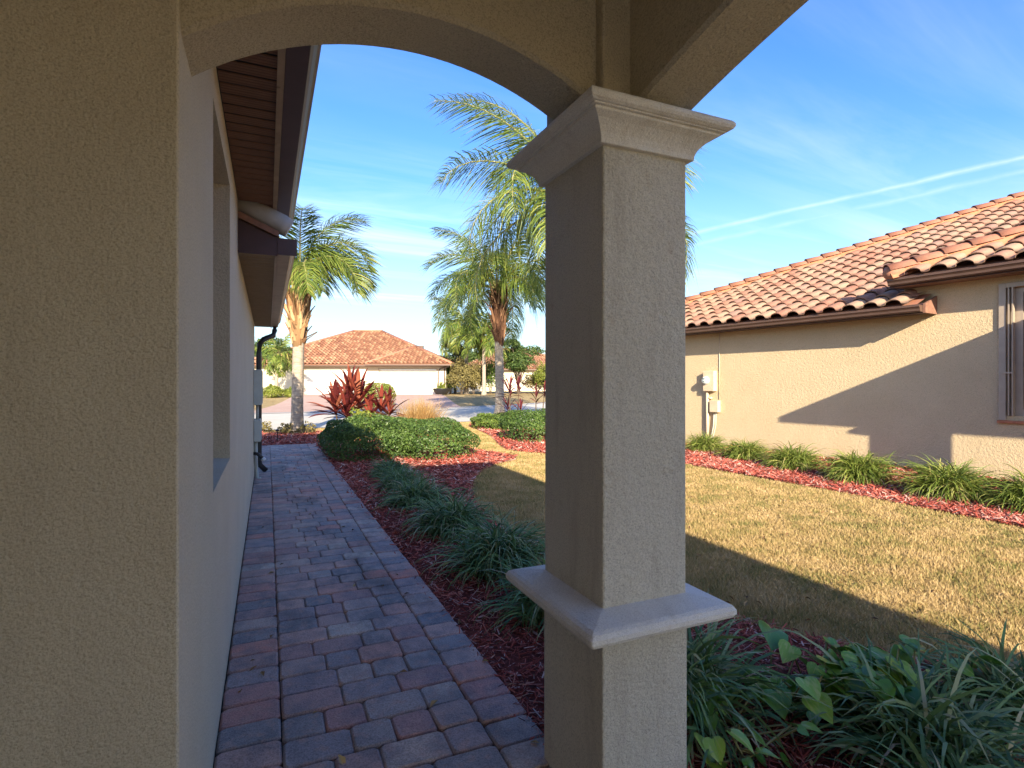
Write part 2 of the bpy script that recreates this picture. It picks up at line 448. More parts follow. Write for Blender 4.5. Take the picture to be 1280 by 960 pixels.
M['straw'] = leafmat('straw_blade', [(0.0, (0.34, 0.19, 0.065)), (0.6, (0.50, 0.31, 0.11)), (1.0, (0.60, 0.43, 0.20))], 0.8, 0.3)

def barkmat(name, lo, hi, ring=9.0):
    m, nt, p = material(name); ps = nt.pos()
    n = nt.noise(nt.scale(ps, (3, 3, ring)), 2.2, 5, 0.65)
    c = nt.ramp(n, [(0.3, lo), (0.7, hi)])
    nt.put(p.inputs['Base Color'], c); p.inputs['Roughness'].default_value = 0.9
    nt.put(p.inputs['Normal'], nt.bump(n, 0.6, 0.03))
    return m
M['bark'] = barkmat('palm_bark', (0.22, 0.17, 0.125), (0.44, 0.37, 0.29))
M['boot'] = leafmat('old_frond_base', [(0.0, (0.16, 0.075, 0.035)), (0.5, (0.32, 0.18, 0.085)), (1.0, (0.50, 0.34, 0.19))], 0.85, 0.0)
M['boot_d'] = leafmat('dark_frond_base', [(0.0, (0.075, 0.032, 0.018)), (0.6, (0.17, 0.085, 0.045)), (1.0, (0.27, 0.16, 0.09))], 0.85, 0.0)
M['wood_t'] = barkmat('tree_bark', (0.10, 0.075, 0.05), (0.22, 0.17, 0.12), 1.0)

M['litter'] = leafmat('fallen_leaf', [(0.0, (0.10, 0.05, 0.025)), (0.5, (0.26, 0.15, 0.06)), (1.0, (0.42, 0.30, 0.14))], 0.8, 0.0)
def pothos_mat():
    m, nt, p = material('variegated_leaf')
    tc = nt.new('ShaderNodeTexCoord').outputs['Object']
    oi = nt.new('ShaderNodeObjectInfo')
    off = nt.new('ShaderNodeVectorMath', operation='ADD'); nt.l.new(tc, off.inputs[0])
    cb = nt.new('ShaderNodeCombineXYZ'); nt.l.new(nt.math('MULTIPLY', oi.outputs['Random'], 40.0), cb.inputs[2]); nt.l.new(cb.outputs[0], off.inputs[1])
    n = nt.noise(nt.scale(off.outputs[0], (18, 60, 18)), 1.0, 4, 0.6, 0.5)
    amount = nt.math('MULTIPLY', nt.ramp(n, [(0.50, 0.0), (0.62, 1.0)]), nt.ramp(oi.outputs['Random'], [(0.3, 0.15), (0.8, 0.9)]))
    g = nt.ramp(oi.outputs['Random'], [(0.0, (0.07, 0.19, 0.022)), (0.6, (0.16, 0.33, 0.034)), (1.0, (0.32, 0.47, 0.06))])
    c = nt.mix(amount, g, (0.40, 0.46, 0.12))
    nt.put(p.inputs['Base Color'], c); p.inputs['Roughness'].default_value = 0.28
    t = nt.new('ShaderNodeBsdfTranslucent'); nt.l.new(c, t.inputs[0])
    mx = nt.new('ShaderNodeMixShader'); mx.inputs[0].default_value = 0.2
    nt.l.new(p.outputs[0], mx.inputs[1]); nt.l.new(t.outputs[0], mx.inputs[2])
    out = [q for q in nt.n if q.type == 'OUTPUT_MATERIAL'][0]; nt.l.new(mx.outputs[0], out.inputs[0])
    return m
M['pothos'] = pothos_mat()
# ------------------------------------------------------------------ ground, road, beds
PATH_X0, PATH_X1, PATH_Y1 = -0.19, 1.045, 13.75
LEFT_BED = smooth_poly([(0.98, 1.0), (0.98, 0.3), (0.98, 0.2), (1.1, 0.2), (3.8, 0.2), (3.9, 0.25), (3.35, 1.55), (2.70, 2.50), (2.38, 3.5), (2.20, 4.8), (2.22, 5.95), (2.52, 7.0), (2.88, 7.95), (3.45, 8.9),
            (4.6, 9.8), (4.35, 10.7), (4.1, 11.4), (4.0, 13.0), (4.6, 16.8), (3.4, 17.3), (1.5, 17.4), (-0.5, 17.4), (-2.5, 17.0), (-2.5, 13.9), (0.88, 13.9), (0.98, 13.85), (0.98, 13.7), (0.98, 10), (0.98, 5)], 1)
RIGHT_BED = smooth_poly([(6.2, 17.9), (5.85, 15.5), (5.5, 13.7), (4.9, 11.7), (4.75, 10.9), (5.3, 9.9), (6.3, 9.6), (7.6, 11), (7.8, 16), (8.0, 18.4), (7.2, 18.6)], 1)
N_BED = smooth_poly([(7.1, -3.0), (7.05, 3.0), (6.98, 6.2), (6.86, 7.7), (6.95, 9.2), (7.6, 10.0), (9.6, 10.4), (11.3, -3.0)], 1)

xs = np.unique(np.concatenate([[-900, -400, -200, -120], np.arange(-80, 121, 2.5), [160, 250, 450, 900]]))
ys = np.unique(np.concatenate([[-900, -400, -200, -80, -40], np.arange(-20, 141, 2.5), [180, 260, 450, 900]]))
gx, gy = np.meshgrid(xs, ys)
V = np.stack([gx.ravel(), gy.ravel(), gz(gx.ravel(), gy.ravel())], 1)
nx = len(xs); idx = np.arange(len(xs) * len(ys)).reshape(len(ys), nx)
F = np.stack([idx[:-1, :-1].ravel(), idx[:-1, 1:].ravel(), idx[1:, 1:].ravel(), idx[1:, :-1].ravel()], 1)
tag(link('ground', np_mesh('ground', V, F, M['lawn'])), kind='structure')

def sheet(name, poly, m, dz):
    import bmesh
    bm = bmesh.new()
    vs = [bm.verts.new((x, y, dz)) for x, y in poly]
    bm.faces.new(vs); bmesh.ops.triangulate(bm, faces=bm.faces)
    bmesh.ops.recalc_face_normals(bm, faces=bm.faces)
    for f in bm.faces:
        if f.normal.z < 0: f.normal_flip()
    me = bpy.data.meshes.new(name); bm.to_mesh(me); bm.free(); me.materials.append(m)
    return tag(link(name, me), kind='structure')

def strip(name, A, B, m, dz, n=3):
    """a sheet between two polylines, draped over the ground"""
    v, f = [], []
    for i in range(len(A)):
        for k in range(n + 1):
            t = k / n; x = A[i][0] * (1 - t) + B[i][0] * t; y = A[i][1] * (1 - t) + B[i][1] * t
            v.append((x, y, float(gz(x, y)) + dz))
    for i in range(len(A) - 1):
        for k in range(n):
            a = i * (n + 1) + k
            f.append((a, a + 1, a + n + 2, a + n + 1))
    me = bpy.data.meshes.new(name); me.from_pydata(v, [], f); me.materials.append(m)
    me.update()
    if me.polygons[0].normal.z < 0: me.flip_normals()
    return tag(link(name, me), kind='structure')

sheet('mulch_bed', LEFT_BED, M['mulch'], 0.012)
sheet('mulch_bed', RIGHT_BED, M['mulch'], 0.012)
sheet('mulch_bed', N_BED, M['mulch'], 0.012)

# road curving away to the right, with a flat concrete gutter along each side
cx_ = np.linspace(-70, 90, 33)
def road_y(x): return 18.9 + 0.13 * np.clip(x, -20, 12) + 0.42 * np.clip(x - 12, 0, 200) * 1.0
near = [(float(x), float(road_y(x))) for x in cx_]
far_ = [(float(x) - 0.6, float(road_y(x)) + 9.0 + (0.05 * max(0, min(x, 14)))) for x in cx_]
strip('road', near, far_, M['road'], 0.012, 6)
strip('road_gutter', [(a, b - 0.45) for a, b in near], [(a, b + 0.05) for a, b in near], M['concrete'], 0.030, 1)
strip('road_gutter', [(a, b - 0.05) for a, b in far_], [(a, b + 0.5) for a, b in far_], M['concrete'], 0.030, 1)

# ------------------------------------------------------------------ paver path
path = MB(); path.box(PATH_X0 - 0.02, PATH_X1 - 0.01, 0.6, PATH_Y1, -0.05, 0.027)
path = tag(path.build('paver_path', M['joint']), kind='structure')
def paver_mesh(lx, ly, seed, h=0.05):
    """tumbled concrete block: rounded outline, softened top edge"""
    r = random.Random(seed)
    out = []
    c = 0.016
    for (sx, sy) in ((-1, -1), (1, -1), (1, 1), (-1, 1)):
        cx, cy = sx * (lx / 2 - c), sy * (ly / 2 - c)
        a0 = math.atan2(sy, sx)
        for k in (-1, 1):
            a = a0 + k * 0.55
            rr = c * 1.20 * r.uniform(0.8, 1.05)
            out.append((cx + rr * math.cos(a), cy + rr * math.sin(a)))
    m = MB(); n = len(out)
    z = h
    rows = []
    for (s, zz) in ((1.0, 0.0), (1.0, z - 0.010), (0.0, z)):
        row = []
        for (x, y) in out:
            if s == 0.0:
                d = 0.010
                x = x - math.copysign(min(d, abs(x)), x); y = y - math.copysign(min(d, abs(y)), y)
                row.append((x, y, zz + r.uniform(-0.0012, 0.0012)))
            else: row.append((x, y, zz))
        rows.append(row)
    m.add(sum(rows, []), [(i * n + k, i * n + (k + 1) % n, (i + 1) * n + (k + 1) % n, (i + 1) * n + k) for i in range(2) for k in range(n)] + [tuple(range(2 * n, 3 * n))])
    me = m.mesh('paver', M['paver'])
    me.polygons.foreach_set('use_smooth', [False] * n + [True] * n + [False]); me.update()
    return me
PV = {}
def pv(lx, ly):
    k = (round(lx, 3), round(ly, 3))
    if k not in PV: PV[k] = [paver_mesh(lx, ly, hash(k) % 1000 + q) for q in range(3)]
    return rnd.choice(PV[k])
places = []
ROW = 0.173
FX0, FX1 = 0.055, 0.835
y = 1.02; i = 0
while y < PATH_Y1 - 0.19:
    # field row: squares and longer blocks, offset from the row before
    patterns = [(.26, .26, .26), (.17, .17, .26, .18), (.26, .17, .17, .18), (.17, .26, .17, .18), (.22, .17, .22, .17), (.17, .26, .26, .09), (.18, .17, .26, .17)]
    pt = patterns[[1, 0, 2, 4, 3, 0, 6, 2][i % 8] if rnd.random() < .7 else rnd.randrange(5)]
    x = FX0
    sc = (FX1 - FX0) / sum(pt)
    for L in pt:
        l = round(L * sc, 3)
        places.append((x + l / 2, y + ROW / 2, round(l - .004, 3), ROW - .005)); x += l
    y += ROW; i += 1
for (x0, x1, pitch) in ((PATH_X0 + 0.004, FX0 - 0.003, 0.160), (FX1 + 0.003, PATH_X1, 0.170)):
    y = 1.0
    while y < PATH_Y1 - pitch:
        places.append(((x0 + x1) / 2, y + pitch / 2, round(x1 - x0 - .003, 3), pitch - .0045)); y += pitch
x = PATH_X0 + 0.005
while x < PATH_X1 - 0.1:                      # closing row at the far end
    places.append((x + 0.085, PATH_Y1 - 0.10, .165, .172)); x += 0.171
places.sort(key=lambda p: p[1] + 0.2 * abs(p[0]) + (100 if p[1] < 1.75 else 0))
rest = MB()
for k, (x, y, lx, ly) in enumerate(places):
    me = pv(lx, ly)
    dz = rnd.uniform(-0.003, 0.003); rz = rnd.gauss(0, 0.010)
    if k < 300:
        link('paver', me, path, (x, y, dz), (rnd.gauss(0, .006), rnd.gauss(0, .006), rz))
    else:
        b = len(rest.v); c, s = math.cos(rz), math.sin(rz)
        rest.v += [(x + v.co.x * c - v.co.y * s, y + v.co.x * s + v.co.y * c, v.co.z + dz) for v in me.vertices]
        rest.f += [tuple(b + q for q in p.vertices) for p in me.polygons]
tag(rest.build('far_pavers', M['paver'], path), kind='stuff')

# ------------------------------------------------------------------ roof helpers
def tile_mesh(w, l, lift=0.035, h=0.075, m=None, seg=7, thick=0.018):
    prof = []
    for k in range(seg + 1):
        a = math.pi * k / seg
        prof.append((w * 0.34 - w * 0.34 * math.cos(a), h * math.sin(a) ** 0.9))
    prof += [(w * 0.78, -0.006), (w * 0.92, -0.004), (w * 1.02, 0.012)]
    n = len(prof); mb = MB()
    v = [(x, 0, z + lift) for x, z in prof] + [(x, l, z) for x, z in prof] + [(x, 0.004, z + lift - thick) for x, z in prof]
    f = [(k, k + 1, n + k + 1, n + k) for k in range(n - 1)] + [(2 * n + k, 2 * n + k + 1, k + 1, k) for k in range(n - 1)]
    mb.add(v, f)
    me = mb.mesh('roof_tile', m)
    me.polygons.foreach_set('use_smooth', [True] * (n - 1) + [False] * (n - 1)); me.update()
    return me

def plane_axes(u, v):
    u = Vector(u).normalized(); v = Vector(v).normalized(); n = u.cross(v)
    return u, v, n

def tile_spots(o, u, v, poly, w, l, jitter=0.006):
    """tile corners on a roof plane: poly in (along eave, up slope) metres"""
    res = []
    us = [p[0] for p in poly]; vs = [p[1] for p in poly]
    r = 0
    vv = 0.0
    while vv < max(vs):
        uu = min(us) - w * 0.5
        while uu < max(us):
            if inside(np.array([uu + w * 0.45]), np.array([vv + l * 0.35]), poly)[0]:
                res.append((uu + rnd.uniform(-jitter, jitter), vv + rnd.uniform(-jitter, jitter)))
            uu += w
        vv += l; r += 1
    return res

def place_tiles(name, spots, me, o, u, v, parent, limit, m, dist):
    u, v, n = plane_axes(u, v); o = Vector(o)
    rotm = Matrix((u, v, n)).transposed()
    spots = sorted(spots, key=lambda s: dist(o + u * s[0] + v * s[1]))
    co = np.array([q.co for q in me.vertices]); fs = np.array([tuple(p.vertices) for p in me.polygons])
    RV, RF = [], []
    for k, (a, b) in enumerate(spots):
        pz = o + u * a + v * b
        j = Matrix.Rotation(rnd.gauss(0, 0.012), 3, 'Z')
        mt = rotm @ j
        if k < limit:
            link(name, me, parent, pz, mt.to_euler())
        else:
            RF.append(fs + sum(len(x) for x in RV)); RV.append(co @ np.array(mt.transposed()) + np.array(pz))
    if RV:
        o_ = link('far_tiles', np_mesh('far_tiles', np.concatenate(RV), np.concatenate(RF), m, True), parent)
        tag(o_, kind='stuff')
    return min(limit, len(spots))

def cap_mesh(l, r, m, n=8):
    mb = MB(); v = []
    for (y, rr, dz) in ((0, r, 0.03), (l, r * 0.86, 0.0), (0.003, r - 0.018, 0.03)):
        for k in range(n + 1):
            a = math.pi * k / n
            v.append((-rr * math.cos(a), y, rr * 0.85 * math.sin(a) + dz))
    f = [(k, k + 1, n + 2 + k, n + 1 + k) for k in range(n)] + [(2 * (n + 1) + k, 2 * (n + 1) + k + 1, k + 1, k) for k in range(n)]
    mb.add(v, f); me = mb.mesh('ridge_tile', m)
    me.polygons.foreach_set('use_smooth', [True] * n + [False] * n); me.update()
    return me

def cap_line(a, b, parent, me, pitch, bed=None, up=0.03):
    a, b = Vector(a), Vector(b); d = (b - a); L = d.length; v = d.normalized()
    u = v.cross(Vector((0, 0, 1))).normalized(); n = u.cross(v)
    rotm = Matrix((u, v, n)).transposed()
    k = 0
    while k * pitch < L - pitch * 0.5:
        p = a + v * (k * pitch) + n * up
        link('ridge_tile', me, parent, p, (rotm @ Matrix.Rotation(rnd.gauss(0, .02), 3, 'Z')).to_euler()); k += 1
    if bed:
        mb = MB(); w = bed
        pts = [(-w, -0.06), (-w * .75, 0.05), (-w * .4, 0.085), (w * .4, 0.085), (w * .75, 0.05), (w, -0.06)]
        mb.prism(pts, lambda p: tuple(a + u * p[0] + n * p[1]), lambda p: tuple(b + u * p[0] + n * p[1]))
        mb.build('mortar_bed', M['mortar'], parent, off=(0, 0, 0))

GUT = [(0.0, 0.0), (0.085, 0.0), (0.098, 0.012), (0.102, 0.045), (0.118, 0.070), (0.128, 0.078), (0.128, 0.112), (0.116, 0.116), (0.116, 0.104), (0.0, 0.104)]
def hip_roof(mb, x0, x1, y0, y1, z, pitch, thick=0.07):
    w = min(x1 - x0, y1 - y0) / 2; top = z + pitch * w
    if (x1 - x0) <= (y1 - y0): ra, rb = ((x0 + x1) / 2, y0 + w), ((x0 + x1) / 2, y1 - w)
    else: ra, rb = (x0 + w, (y0 + y1) / 2), (x1 - w, (y0 + y1) / 2)
    v = [(x0, y0, z), (x1, y0, z), (x1, y1, z), (x0, y1, z), (*ra, top), (*rb, top),
         (x0, y0, z - thick), (x1, y0, z - thick), (x1, y1, z - thick), (x0, y1, z - thick)]
    if (x1 - x0) <= (y1 - y0): top_f = [(0, 1, 4), (1, 2, 5, 4), (2, 3, 5), (3, 0, 4, 5)]
    else: top_f = [(0, 1, 5, 4), (1, 2, 5), (2, 3, 4, 5), (3, 0, 4)]
    mb.add(v, top_f + [(0, 6, 7, 1), (1, 7, 8, 2), (2, 8, 9, 3), (3, 9, 6, 0), (6, 9, 8, 7)])

# ------------------------------------------------------------------ our house
WX = -0.19
FY = 1.50
home = wthing('stucco_house', 'tan stucco house along the paver path with arched porch and brown soffits', 'house', (WX, FY, 0))
wall = MB()
# front wall of the porch recess, its rounded corner and the long side wall, with the window recess left open
corner = [(-2.2, FY), (WX - 0.008, FY)] + [(WX - 0.008 + 0.008 * math.sin(a), FY + 0.008 - 0.008 * math.cos(a)) for a in (0.4, 0.8, 1.2)] + [(WX, FY + 0.008)]
def vstrip(pts, z0, z1):
    v = [(x, y, z0) for x, y in pts] + [(x, y, z1) for x, y in pts]; n = len(pts)
    wall.add(v, [(i, i + 1, n + i + 1, n + i) for i in range(n - 1)])
vstrip(corner, 0, 3.0)
WY0, WY1, WZ0, WZ1, WD = 2.39, 3.42, 1.075, 2.585, 0.15
def q4(a, b, c, d): wall.add([a, b, c, d], [(0, 1, 2, 3)])
YE = 9.72
for (y0, y1, z0, z1) in ((FY + .008, WY0, 0, 3.0), (WY1, 5.2, 0, 3.0), (5.2, YE, 0, 2.6), (WY0, WY1, 0, WZ0), (WY0, WY1, WZ1, 3.0)):
    q4((WX, y0, z0), (WX, y1, z0), (WX, y1, z1), (WX, y0, z1))
xi = WX - WD
q4((WX, WY0, WZ0), (WX, WY1, WZ0), (xi, WY1, WZ0 + .015), (xi, WY0, WZ0 + .015))
q4((WX, WY0, WZ1), (xi, WY0, WZ1), (xi, WY1, WZ1), (WX, WY1, WZ1))
q4((WX, WY0, WZ0), (xi, WY0, WZ0 + .015), (xi, WY0, WZ1), (WX, WY0, WZ1))
q4((WX, WY1, WZ0), (WX, WY1, WZ1), (xi, WY1, WZ1), (xi, WY1, WZ0 + .015))
q4((WX, YE, 0), (-10, YE, 0), (-10, YE, 2.6), (WX, YE, 2.6))
q4((-2.2, FY, 0), (-2.2, -8, 0), (-2.2, -8, 2.8), (-2.2, FY, 2.8))
q4((-10, YE, 0), (-10, -8, 0), (-10, -8, 2.6), (-10, YE, 2.6))
q4((-10, -8, 0), (-2.2, -8, 0), (-2.2, -8, 2.8), (-10, -8, 2.8))
q4((WX, 5.2, 2.55), (WX - .3, 5.2, 2.55), (WX - .3, 5.2, 3.0), (WX, 5.2, 3.0))
wobj = wall.build('side_wall', M['stucco_side'], home, recalc=False)
wobj.data.materials.append(M['stucco'])
for p in wobj.data.polygons:
    if p.center.y < 0.0005 and p.normal.y < -0.6 or p.center.y < -0.01: p.material_index = 1
wf = MB(); xw = xi - 0.03
for (y0, y1, z0, z1) in ((WY0, WY0 + .06, WZ0, WZ1), (WY1 - .06, WY1, WZ0, WZ1), (WY0 + .06, WY1 - .06, WZ0, WZ0 + .06), (WY0 + .06, WY1 - .06, WZ1 - .06, WZ1), (WY0 + .06, WY1 - .06, 1.80, 1.85)):
    wf.box(xw, xi + 0.028, y0, y1, z0, z1)
wfo = wf.build('window_frame', M['alu'], home)
wp = MB(); wp.box(xw - .01, xw, WY0 - .05, WY1 + .05, WZ0 - .05, WZ1 + .05); wp.build('pane', M['glass_n'], wfo)

def arch(name, a0, a1, zs, rise, ztop, f, thick, parent, n=26):
    """wall with a segmental arched opening; f(s, z, d) gives the point"""
    c = (a1 - a0) / 2; Rr = (c * c + rise * rise) / (2 * rise); zc = zs + rise - Rr; mid = (a0 + a1) / 2
    low = []
    for k in range(n + 1):
        s = a0 + (a1 - a0) * k / n
        low.append((s, zc + math.sqrt(max(0, Rr * Rr - (s - mid) ** 2))))
    mb = MB(); v = []
    rb = 0.012
    for (dz, d) in ((rb, 0.0), (0.0, rb), (0.0, thick - rb), (rb, thick)):
        v += [f(s, z + dz, d) for s, z in low]
    v += [f(s, ztop, 0) for s, z in low] + [f(s, ztop, thick) for s, z in low]
    N = n + 1; fs = []
    for r in range(3):
        fs += [(r * N + k, r * N + k + 1, (r + 1) * N + k + 1, (r + 1) * N + k) for k in range(n)]
    fs += [(4 * N + k, 4 * N + k + 1, k + 1, k) for k in range(n)] + [(3 * N + k, 3 * N + k + 1, 5 * N + k + 1, 5 * N + k) for k in range(n)]
    mb.add(v, fs)
    return mb.build(name, M['stucco'], parent)

CX0, CX1, CY0, CY1 = 0.98, 1.318, 1.494, 1.90
AF = 1.535
arch('arch', WX, CX0 + 0.1, 2.335, 0.215, 2.95, lambda s, z, d: (s, AF + d, z), 0.215, home)
arch('arch', -1.25, CY0 + 0.1, 2.36, 0.20, 2.95, lambda s, z, d: (1.085 + d, s, z), 0.215, home)
pier = MB(); pier.box(CX0, CX1 - .012, CY0, CY1 - .012, 2.372, 2.95)
pier.build('pier', M['stucco'], home, bevel=0.008)
pier = MB(); pier.box(CX0 + .02, CX1 - .012, -1.62, -1.24, 0, 2.95); pier.build('pier', M['stucco'], home, bevel=0.008)
ce = MB(); ce.box(-2.2, 1.6, -8.1, 2.0, 2.80, 2.86); ce.build('porch_ceiling', M['ceiling'], home)

pf = MB(); pf.box(-2.2, 1.32, -8.5, 0.598, -.05, .045); tag(pf.build('porch_floor', M['concrete']), kind='structure')
# roofs
rf = MB()
hip_roof(rf, -10, 1.72, -8.2, 2.20, 2.96, 0.417)
hip_roof(rf, -10, 0.08, -8.15, 5.02, 2.90, 0.417)
za = lambda x: 2.56 + .417 * (.08 - x)
rf.add([(.08, 4.36, za(.08)), (.08, 10.1, za(.08)), (-4.0, 6.02, za(-4)), (-4.0, 4.36, za(-4))], [(0, 1, 2, 3)])
rf.add([(.08, 10.1, za(.08)), (-8.08, 10.1, za(.08)), (-4.0, 6.02, za(-4))], [(0, 1, 2)])
rf.box(WX + .01, .078, 4.361, 10.09, 2.50, 2.552)
rf.build('roof', M['tile'], home)

def gutter(parent, x, y0, y1, z, m=M['brown_d'], lip=True, sgn=1):
    g = MB(); g.prism(GUT, lambda p: (x + sgn * p[0], y0, z + p[1]), lambda p: (x + sgn * p[0], y1, z + p[1]))
    o = g.build('gutter', m, parent)
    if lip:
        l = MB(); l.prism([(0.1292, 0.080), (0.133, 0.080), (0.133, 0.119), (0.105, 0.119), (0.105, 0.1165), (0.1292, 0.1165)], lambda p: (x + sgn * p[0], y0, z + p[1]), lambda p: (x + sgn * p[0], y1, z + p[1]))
        l.build('gutter_lip_sheen', M['lip'], o)  # pale strip paints the reflected sky onto the gutter's front edge
    return o
# upper eave: soffit panels, trim strip, gutter
SZ = 2.765
sb = MB(); sb.box(WX - .02, 0.055, 1.95, 5.02, SZ + 0.0075, SZ + 0.02); so = sb.build('soffit', M['black'], home)
pm = MB(); pm.box(-0.118, 0.118, -0.036, 0.036, 0, 0.006)
for k in range(7): pm.box(-0.116 + 0.0005, 0.116, -0.0365 + k * 0.011, -0.0365 + k * 0.011 + 0.004, -0.0022, 0.0005)
pmm = pm.mesh('soffit_panel', M['soffit']); pmm.materials.append(M['soffit_d'])
for q in pmm.polygons:
    if q.index >= 6 and q.index % 12 < 6: q.material_index = 1
y = 1.99
while y < 5.0:
    link('soffit_panel', pmm, so, (WX + .122 - WX, y - FY, SZ), (rnd.gauss(0, .012), 0, 0)); y += 0.098
tr = MB(); tr.box(0.050, 0.064, 1.95, 5.02, SZ - .006, SZ + .13)
for k in range(5): tr.box(0.036, 0.0498, 1.95 + k * .61, 1.95 + k * .61 + .602, SZ - .010, SZ + .006)
tr.build('soffit_trim', M['bronze'], home)
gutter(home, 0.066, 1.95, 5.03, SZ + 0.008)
ec = MB(); ec.box(WX, 0.066, 5.02, 5.035, SZ - .01, SZ + .13); ec.build('eave_end', M['brown_d'], home)
# lower eave
LZ = 2.405
sb = MB(); sb.box(WX - .02, 0.055, 4.32, 10.08, LZ + .0075, LZ + .02); so2 = sb.build('soffit', M['black'], home)
pm = MB(); pm.box(-0.118, 0.118, -0.034, 0.034, 0, 0.006)
for k in range(5): pm.box(-0.116, 0.116, -0.032 + k * 0.0135, -0.032 + k * 0.0135 + 0.006, -0.0022, 0.0005)
pmm2 = pm.mesh('soffit_panel', M['bronze']); pmm2.materials.append(M['bronze_d'])
for q in pmm2.polygons:
    if q.index >= 6 and (q.index // 6) % 2: q.material_index = 1
y = 4.38
while y < 10.05:
    link('soffit_panel', pmm2, so2, (0.122, y - FY, LZ), (rnd.gauss(0, .01), 0, 0)); y += 0.098
tr = MB(); tr.box(0.048, 0.064, 4.32, 10.08, LZ - .006, LZ + .13); tr.build('soffit_trim', M['bronze'], home)
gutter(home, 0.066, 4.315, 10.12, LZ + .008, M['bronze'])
ec = MB(); ec.prism([(WX + .002, LZ + .0), (0.066, LZ), (0.066, LZ + .125), (WX + .002, LZ + .235)], lambda p: (p[0], 4.305, p[1]), lambda p: (p[0], 4.32, p[1]))
ec.box(0.0665, 0.196, 4.300, 4.314, LZ + .008, LZ + .126)
ec.build('eave_end', M['brown_d'], home)
wb = MB(); wb.prism([(WX + .002, LZ + .24), (0.075, LZ + .13), (0.075, LZ + .17), (WX + .002, LZ + .285)], lambda p: (p[0], 4.28, p[1]), lambda p: (p[0], 4.33, p[1]))
wb.build('rake_board', M['wood'], home)
rt = MB(); pts = [(WX + .002, 4.36, LZ + .365), (-.05, 4.36, LZ + .305), (0.10, 4.36, LZ + .240), (0.145, 4.36, LZ + .215)]
rt.tube(pts, [.075, .075, .075, .070], 14); rt.build('rake_tile', M['lip'] if False else plain('grey_roof_tile', (0.40, 0.38, 0.35), 0.8, 0.15), home, smooth=True)
# downspout at the far corner
ds = MB(); ds.tube([(0.11, 9.98, LZ + .02), (0.11, 9.98, LZ - .05), (0.09, 9.94, LZ - .14), (-0.06, 9.80, LZ - .22), (-0.115, 9.76, LZ - .30), (-0.125, 9.76, LZ - .45), (-0.125, 9.76, .25), (-0.11, 9.76, .16), (-0.02, 9.76, .06)], 0.042, 10)
ds.build('downspout', M['black'], home, smooth=True)

# service boxes on the far end of the wall
t = wthing('electrical_box', 'tall grey electrical box mounted high on the side wall above the path', 'electrical box', (WX, 9.3, 1.15))
b = MB(); b.box(WX + .002, WX + .115, 9.05, 9.45, 1.15, 1.68); b.build('cabinet', M['grey'], t, bevel=.006)
b = MB(); b.box(WX + .1155, WX + .125, 9.07, 9.43, 1.17, 1.66); b.build('door', M['grey'], t, bevel=.004)
b = MB(); b.tube([(WX + .05, 9.2, 1.15), (WX + .05, 9.2, .93)], .022, 8); b.tube([(WX + .03, 9.14, .60), (WX + .03, 9.14, .3), (WX + .05, 9.12, .05), (WX + .09, 9.08, .045)], .028, 8); b.build('conduit', M['grey'], t, smooth=True)
t = wthing('utility_box', 'small grey ribbed utility box low on the side wall by the downspout', 'utility box', (WX, 9.3, 0.6))
b = MB(); b.box(WX + .002, WX + .10, 9.05, 9.42, .60, .93); b.build('cabinet', M['grey'], t, bevel=.012)
b = MB()
for k in range(4): b.box(WX + .1003, WX + .112, 9.08 + k * .08, 9.13 + k * .08, .63, .90)
b.build('cover_rib', M['grey'], t, bevel=.003)
t = wthing('hose_tap', 'black hose tap with pale tip sticking out of the wall near the path', 'tap', (WX, 9.0, .42))
b = MB(); b.tube([(WX + .002, 9.0, .44), (WX + .06, 8.98, .43), (WX + .13, 8.95, .36)], .026, 10); b.build('spout', M['black'], t, smooth=True)
b = MB(); b.tube([(WX + .125, 8.952, .365), (WX + .155, 8.94, .335)], .032, 10); b.build('tip', M['lip'], t, smooth=True)

# ------------------------------------------------------------------ porch column
col = wthing('porch_column', 'square stucco porch column with moulded capital and waist ledge in the middle foreground', 'column', ((CX0 + CX1) / 2, (CY0 + CY1) / 2, 0))
ccx, ccy, hx, hy = (CX0 + CX1) / 2, (CY0 + CY1) / 2, (CX1 - CX0) / 2, (CY1 - CY0) / 2
b = MB(); b.box(CX0, CX1, CY0, CY1, 0.70, 2.28); b.build('shaft', M['stucco_col'], col, bevel=.007)
b = MB(); b.box(CX0 - .003, CX1 + .003, CY0 - .003, CY1 + .003, 0.0, 0.70); b.build('pedestal', M['stucco_col'], col, bevel=.007)
cap = [(-.02, 2.256), (.018, 2.256), (.020, 2.272), (.026, 2.287), (.038, 2.302), (.054, 2.316), (.072, 2.325), (.078, 2.328), (.078, 2.336), (.090, 2.336), (.090, 2.340), (.098, 2.3405), (.108, 2.346), (.113, 2.354), (.113, 2.363), (.107, 2.372), (.097, 2.3765), (-.02, 2.378)]
o = MB().square_lathe(ccx, ccy, hx, hy, cap).build('capital', M['trim'], col)
led = [(-.02, .664), (.016, .664), (.022, .672), (.024, .690), (.030, .700), (.040, .703), (.060, .704), (.092, .706), (.108, .712), (.116, .724), (.116, .738), (.108, .750), (.095, .757), (.04, .768), (-.02, .778)]
o2 = MB().square_lathe(ccx, ccy, hx, hy, led).build('ledge', M['trim'], col)
for q in (o, o2):
    md = q.modifiers.new('bevel', 'BEVEL'); md.width = .006; md.segments = 2; md.limit_method = 'ANGLE'; md.angle_limit = R(60)
